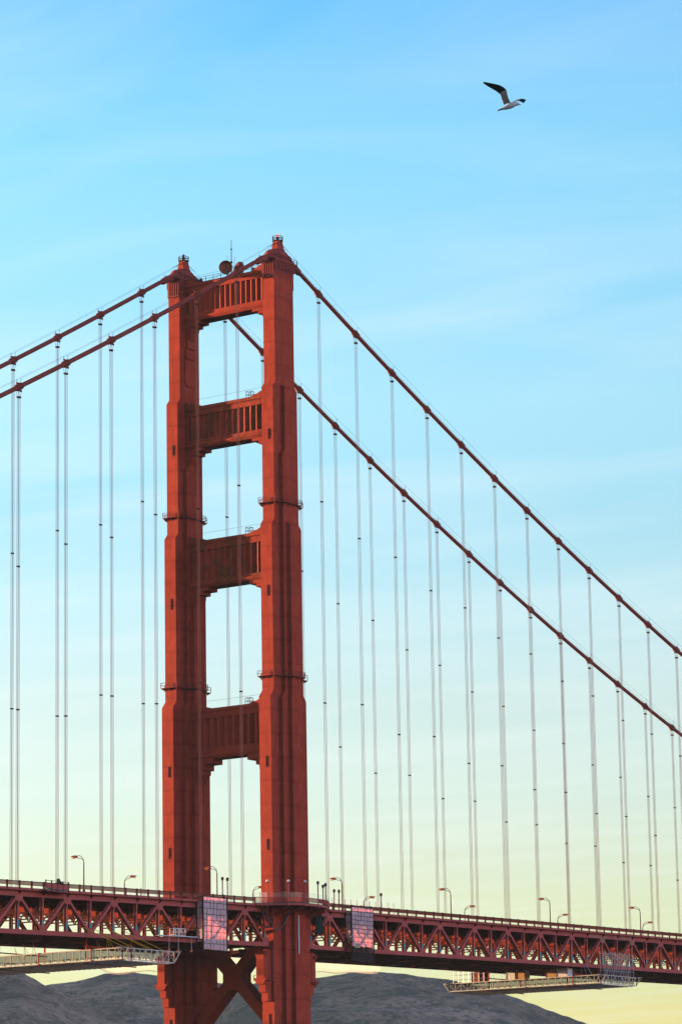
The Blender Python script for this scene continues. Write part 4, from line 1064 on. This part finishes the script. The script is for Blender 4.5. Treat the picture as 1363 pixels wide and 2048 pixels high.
# ------------------------------------------------------------------ safety nets under the far edge
def net(x0, x1, y, ztop, sag, label, n=36, drop=2.2, sc_=1):
    V = []; F = []; k2 = 8
    for i in range(n+1):
        u = i/n; x = x0+(x1-x0)*u
        sg = sag*(0.35+0.65*math.sin(math.pi*min(1, u*1.15)))*(1+0.25*math.sin(u*sc_*7))
        for j in range(k2+1):
            v_ = j/k2; V.append((x, y+2.6*v_+0.3*math.sin(u*9), ztop+0.012*x-drop*math.sin(v_*math.pi*0.8)-sg*math.sin(math.pi*v_)*0.6-sg*0.4*v_))
    for i in range(n):
        for j in range(k2): F.append((i*(k2+1)+j, i*(k2+1)+j+1, (i+1)*(k2+1)+j+1, (i+1)*(k2+1)+j))
    t = thing('safety_net', label, 'net', ((x0+x1)/2, y, ztop), 'safety nets under the far edge of the deck')
    MB().add(V, F, True).build('mesh_sheet', NET, t, fix=False)
    e = [V[i*(k2+1)+k2-2] for i in range(n+1)]; MB().tube(e, 0.05, 4).build('edge_rope', BLACK, t)
net(-29, -8, SEP+1.2, 63.9, 1.9, 'pale translucent safety net sagging under the deck left of the farther leg')
net(9, 80, SEP+1.2, 65.6, 1.2, 'pale scalloped safety net hanging under the deck right of the nearer leg', 60, 1.7, 5)

# ------------------------------------------------------------------ small things at the balcony
tag(MB().tube([(-11.5+0.9*k, -2.6-0.05*k, 72.6-4.2*math.sin(math.pi*k/9)**0.9) for k in range(10)], 0.13, 8).build('hose', GREEN), 'green hose looped under the left end of the balcony', 'hose')
b = MB(); V = []; F = []
for j in range(13):
    for i in range(9): V.append((8.9+2.9*i/8, -1.5-0.25*math.sin(i*1.3+j*0.4), 73.2-4.6*j/12+0.2*math.sin(i)))
for j in range(12):
    for i in range(8): F.append((j*9+i, j*9+i+1, (j+1)*9+i+1, (j+1)*9+i))
o = MB().add(V, F, True).build('tarpaulin', TARP, fix=False); md = o.modifiers.new('thick', 'SOLIDIFY'); md.thickness = 0.05
tag(o, 'dark green tarpaulin hung on the truss just right of the nearer leg', 'tarpaulin')
b = MB()
for x in (4.0, 4.9): b.box(x-0.07, x+0.07, -7.7, -7.56, 70.3, 74.2)
for k in range(6): b.beam((4.0, -7.63, 70.6+0.62*k), (4.9, -7.63, 70.6+0.62*k), 0.12, 0.12)
tag(b.build('ladder', TRUSS), 'dark red ladder hanging under the right of the balcony', 'ladder')
t = thing('access_cage', 'dark steel access cage hanging under the left of the balcony', 'cage', (-10.3, -2.4, 68.8))
b = MB()
for x in (-11.3, -9.4):
    for y in (-3.1, -1.7): b.box(x-0.07, x+0.07, y-0.07, y+0.07, 68.8, 73.6)
for z in (68.8, 69.9, 71.0):
    for p, q in (((-11.3, -3.1), (-9.4, -3.1)), ((-11.3, -1.7), (-9.4, -1.7)), ((-11.3, -3.1), (-11.3, -1.7)), ((-9.4, -3.1), (-9.4, -1.7))): b.beam((*p, z), (*q, z), 0.09, 0.09)
b.build('frame', STEEL_DK, t); MB().box(-11.3, -9.4, -3.1, -1.7, 68.74, 68.82).build('floor', GREYM, t)

# basket outside the near railing at the far left
x0, x1 = -86.6, -79.4; zf = zt(-83)+1.0
t = thing('railing_basket', 'boxy dark red basket bolted outside the near railing far left of the tower', 'basket', (-83, -2, zf))
b = MB(); b.box(x0, x1, -2.6, -1.36, zf-0.45, zf-0.22); b.build('floor', TRUSS_PALE, t)
b = MB(); b.box(x0+0.1, x1-0.1, -2.64, -2.58, zf+0.05, zf+1.05); b.build('side_sheet', TRUSS, t)
b = MB()
for k in range(5):
    x = x0+(x1-x0)*k/4; b.box(x-0.12, x+0.12, -2.68, -2.5, zf-0.5, zf+1.75)
b.beam((x0, -2.6, zf+1.65), (x1, -2.6, zf+1.65), 0.1, 0.1); b.beam((x0, -2.6, zf-0.5), (x1, -2.6, zf-0.5), 0.16, 0.2)
b.build('frame', POLE, t)
MB().box(x0+0.2, x1-0.2, -2.70, -2.645, zf-0.12, zf+0.03).build('toe_board', GREEN, t)
b = MB(); V = [(x1-2.6, -2.2, zf), (x1-0.4, -2.2, zf), (x1-0.5, -2.2, zf+1.3), (x1-1.5, -2.2, zf+1.5), (x1-2.1, -2.2, zf+1.9), (x1-2.4, -2.2, zf+2.35), (x1-2.55, -2.2, zf+2.3)]
b.prism(V, (0, 0.7, 0)); tag(b.build('covered_equipment', TARP), 'peaked dark covered equipment standing in the railing basket', 'equipment')

# ------------------------------------------------------------------ person at the railing
def skin_body(name, J, E_, mt, parent, lv=2):
    me = bpy.data.meshes.new(name); me.from_pydata([p for p, r_ in J], E_, []); o = bpy.data.objects.new(name, me); COL.objects.link(o)
    me.materials.append(mt)
    sk = o.modifiers.new('skin', 'SKIN'); sd = o.modifiers.new('sub', 'SUBSURF'); sd.levels = lv; sd.render_levels = lv
    if not me.skin_vertices: 
        bm = bmesh.new(); bm.from_mesh(me); bm.verts.layers.skin.verify(); bm.to_mesh(me); bm.free()
    for v_, (p, r_) in zip(me.skin_vertices[0].data, J): v_.radius = (r_, r_) if not isinstance(r_, tuple) else r_
    me.skin_vertices[0].data[0].use_root = True; sk.use_smooth_shade = True
    if parent: o.parent = parent
    return o
SKIN = mat('skin', (0.36, 0.20, 0.14), 0.6); JACKET = mat('crimson_jacket', (0.50, 0.02, 0.06), 0.7); TROUSER = mat('dark_trousers', (0.03, 0.03, 0.045), 0.8); HAIR = mat('dark_hair', (0.02, 0.014, 0.01), 0.7)
px_, py_ = -53.0, -0.5; pz = zt(px_)+1.04
t = thing('person', 'person in a crimson jacket standing at the near railing left of the tower', 'person', (px_, py_, pz))
J = [((0, 0, .95), .13), ((0, 0, 1.15), .125), ((0, 0, 1.36), .14), ((0, 0, 1.50), .055), ((0, -.01, 1.60), .085), ((0, -.01, 1.70), .08),
     ((-.19, 0, 1.40), .06), ((-.25, -.02, 1.14), .047), ((-.20, -.20, 1.02), .034), ((-.17, -.30, 1.05), .026),
     ((.19, 0, 1.40), .06), ((.25, -.02, 1.14), .047), ((.20, -.20, 1.02), .034), ((.17, -.30, 1.05), .026),
     ((-.10, 0, .88), .095), ((-.11, -.01, .48), .065), ((-.11, .02, .09), .045), ((-.12, -.12, .04), .038),
     ((.10, 0, .88), .095), ((.12, -.01, .48), .065), ((.13, .02, .09), .045), ((.14, -.12, .04), .038)]
Ee = [(0, 1), (1, 2), (2, 3), (3, 4), (4, 5), (2, 6), (6, 7), (7, 8), (8, 9), (2, 10), (10, 11), (11, 12), (12, 13), (0, 14), (14, 15), (15, 16), (16, 17), (0, 18), (18, 19), (19, 20), (20, 21)]
skin_body('body', J, Ee, SKIN, t)
def sub(idx, infl): return [(J[i][0], J[i][1]+infl) for i in idx]
skin_body('jacket', sub((0, 1, 2, 6, 7, 8, 10, 11, 12), 0.018), [(0, 1), (1, 2), (2, 3), (3, 4), (4, 5), (2, 6), (6, 7), (7, 8)], JACKET, t)
skin_body('trousers', sub((0, 14, 15, 16, 18, 19, 20), 0.014), [(0, 1), (1, 2), (2, 3), (0, 4), (4, 5), (5, 6)], TROUSER, t)
MB().lathe([(0.092, -0.02), (0.104, 0.05), (0.09, 0.11), (0.05, 0.145), (0, 0.15)], (px_, py_+0.012, pz+1.645), 12).build('hair', HAIR, t)

# ------------------------------------------------------------------ gull in flight
def gull():
    D = 80.0; c = CAM+Fw*0
    d = Fw+Rt*((1017-681.5)/6629.5)-Up*((208-1024)/6629.5); c = CAM+d*D
    s = D/6629.5*1.0                    # metres per photograph pixel there
    r_, f_ = Rt.copy(), Fw.copy(); u_ = Up.copy()
    def P(px, py, dep): return c+r_*((px-1017)*s)-u_*((py-208)*s)+f_*dep
    t = thing('gull', 'white and grey gull with dark wing tips gliding in the blue sky', 'bird', c)
    GB = mat('gull_white_plumage', (0.62, 0.62, 0.60), 0.8, var=0.25, patch=6, grain=20); GW = mat('gull_grey_wing', (0.46, 0.47, 0.46), 0.8, var=0.3, patch=7, grain=25, dark=(0.16, 0.17, 0.175)); GT = mat('gull_dark_wing_tip', (0.040, 0.045, 0.050), 0.8); GBk = mat('gull_bill', (0.45, 0.22, 0.08), 0.5)
    # body: one lofted surface from tail to bill
    sec = [(998, 219.6, 0.014, 0.045), (1002, 218.3, 0.028, 0.05), (1006.5, 216.3, 0.045, 0.05), (1011, 214.6, 0.064, 0.06), (1017, 212.3, 0.078, 0.075), (1022, 211, 0.080, 0.075), (1027, 209.5, 0.066, 0.062), (1031, 208.2, 0.050, 0.048), (1034, 207.6, 0.048, 0.044), (1036.4, 208, 0.034, 0.032), (1038, 208.8, 0.016, 0.014)]
    V = []; F = []; n = 12
    for (x, y, hv, hw) in sec:
        q = P(x, y, 0)
        for k in range(n): V.append(q+(u_*math.cos(2*math.pi*k/n)*hv*0.9+f_*math.sin(2*math.pi*k/n)*hw))
    for i in range(len(sec)-1):
        for k in range(n): F.append((i*n+k, i*n+(k+1) % n, (i+1)*n+(k+1) % n, (i+1)*n+k))
    b = MB().add(V, F, True); b.add(V[:n], [tuple(range(n))]); b.add(V[-n:], [tuple(range(n))]); b.build('body', GB, t)
    MB().tube([P(1037.4, 208.6, 0), P(1039.5, 209.6, 0), P(1041.2, 210.2, 0)], [0.014, 0.011, 0.003], 8).build('bill', GBk, t)
    MB().lathe([(0, -.008), (.008, 0), (0, .008)], P(1034.8, 206.6, -0.043), 8).build('eye', GT, t)
    tf = MB()
    V = [P(1004, 215.8, -0.05), P(1004, 216.2, 0.05), P(994.6, 219.2, 0.085), P(993.8, 220.3, 0), P(995.0, 221.6, -0.085)]
    tf.prism(V, u_*-0.022); tf.build('tail', GT, t)
    def wing(secs, i_tip, nm):
        """secs: (lead px, lead py, trail px, trail py, depth lead, depth trail); thin cambered loft"""
        for lo, hi, mt, name in ((0, i_tip+1, GW, nm), (i_tip, len(secs), GT, 'wing_tip')):
            V = []; F = []; m_ = 6; part = secs[lo:hi]
            for (ax, ay, bx, by, da, db) in part:
                for side_ in (0, 1):
                    for k in range(m_+1):
                        v_ = k/m_; th = (0.016 if side_ else -0.006)*math.sin(math.pi*min(1, v_*1.15+0.05))+(0.001 if side_ else -0.001)
                        x, y, dp = ax+(bx-ax)*v_, ay+(by-ay)*v_, da+(db-da)*v_
                        V.append(P(x, y, dp)+u_*(th+0.018*math.sin(math.pi*v_))+f_*th*0.6)
            w_ = 2*(m_+1)
            for i in range(len(part)-1):
                for k in range(m_):
                    F.append((i*w_+k, i*w_+k+1, (i+1)*w_+k+1, (i+1)*w_+k)); F.append((i*w_+m_+1+k, (i+1)*w_+m_+1+k, (i+1)*w_+m_+2+k, i*w_+m_+2+k))
                for k in (0, m_): F.append((i*w_+k, (i+1)*w_+k, (i+1)*w_+m_+1+k, i*w_+m_+1+k))
            b = MB().add(V, F, True)
            for i in (0, len(part)-1): b.add(V[i*w_:(i+1)*w_], [tuple(range(m_+1))+tuple(range(2*m_+1, m_, -1))])
            b.build(name, mt, t)
    wing([(1020.5, 206.5, 1006.5, 210.5, -0.06, -0.05), (1017, 201.5, 1004.0, 205.0, -0.12, -0.08), (1014, 195, 1001.8, 199.5, -0.18, -0.14), (1012, 187, 1000.2, 194, -0.23, -0.18), (1010.3, 182.0, 997.0, 189.5, -0.26, -0.2), (1004, 177, 991, 185, -0.28, -0.22), (996, 173.2, 983.5, 181, -0.30, -0.25), (985, 171, 974.5, 176.3, -0.32, -0.28), (973, 169.8, 967.5, 172.2, -0.34, -0.32), (964.6, 169.6, 964.2, 170.4, -0.36, -0.36)], 4, 'wing')
    wing([(1027, 205.8, 1020, 206.5, 0.06, 0.05), (1031.5, 201.5, 1025.5, 203.8, 0.16, 0.13), (1037, 197.8, 1032, 200.4, 0.27, 0.24), (1042, 195, 1038, 198.6, 0.36, 0.33), (1047.5, 193.2, 1043.5, 199.2, 0.48, 0.44), (1052, 193.0, 1047.5, 200.3, 0.58, 0.54), (1054.2, 194.2, 1050.5, 199.0, 0.66, 0.62)], 3, 'wing')
gull()
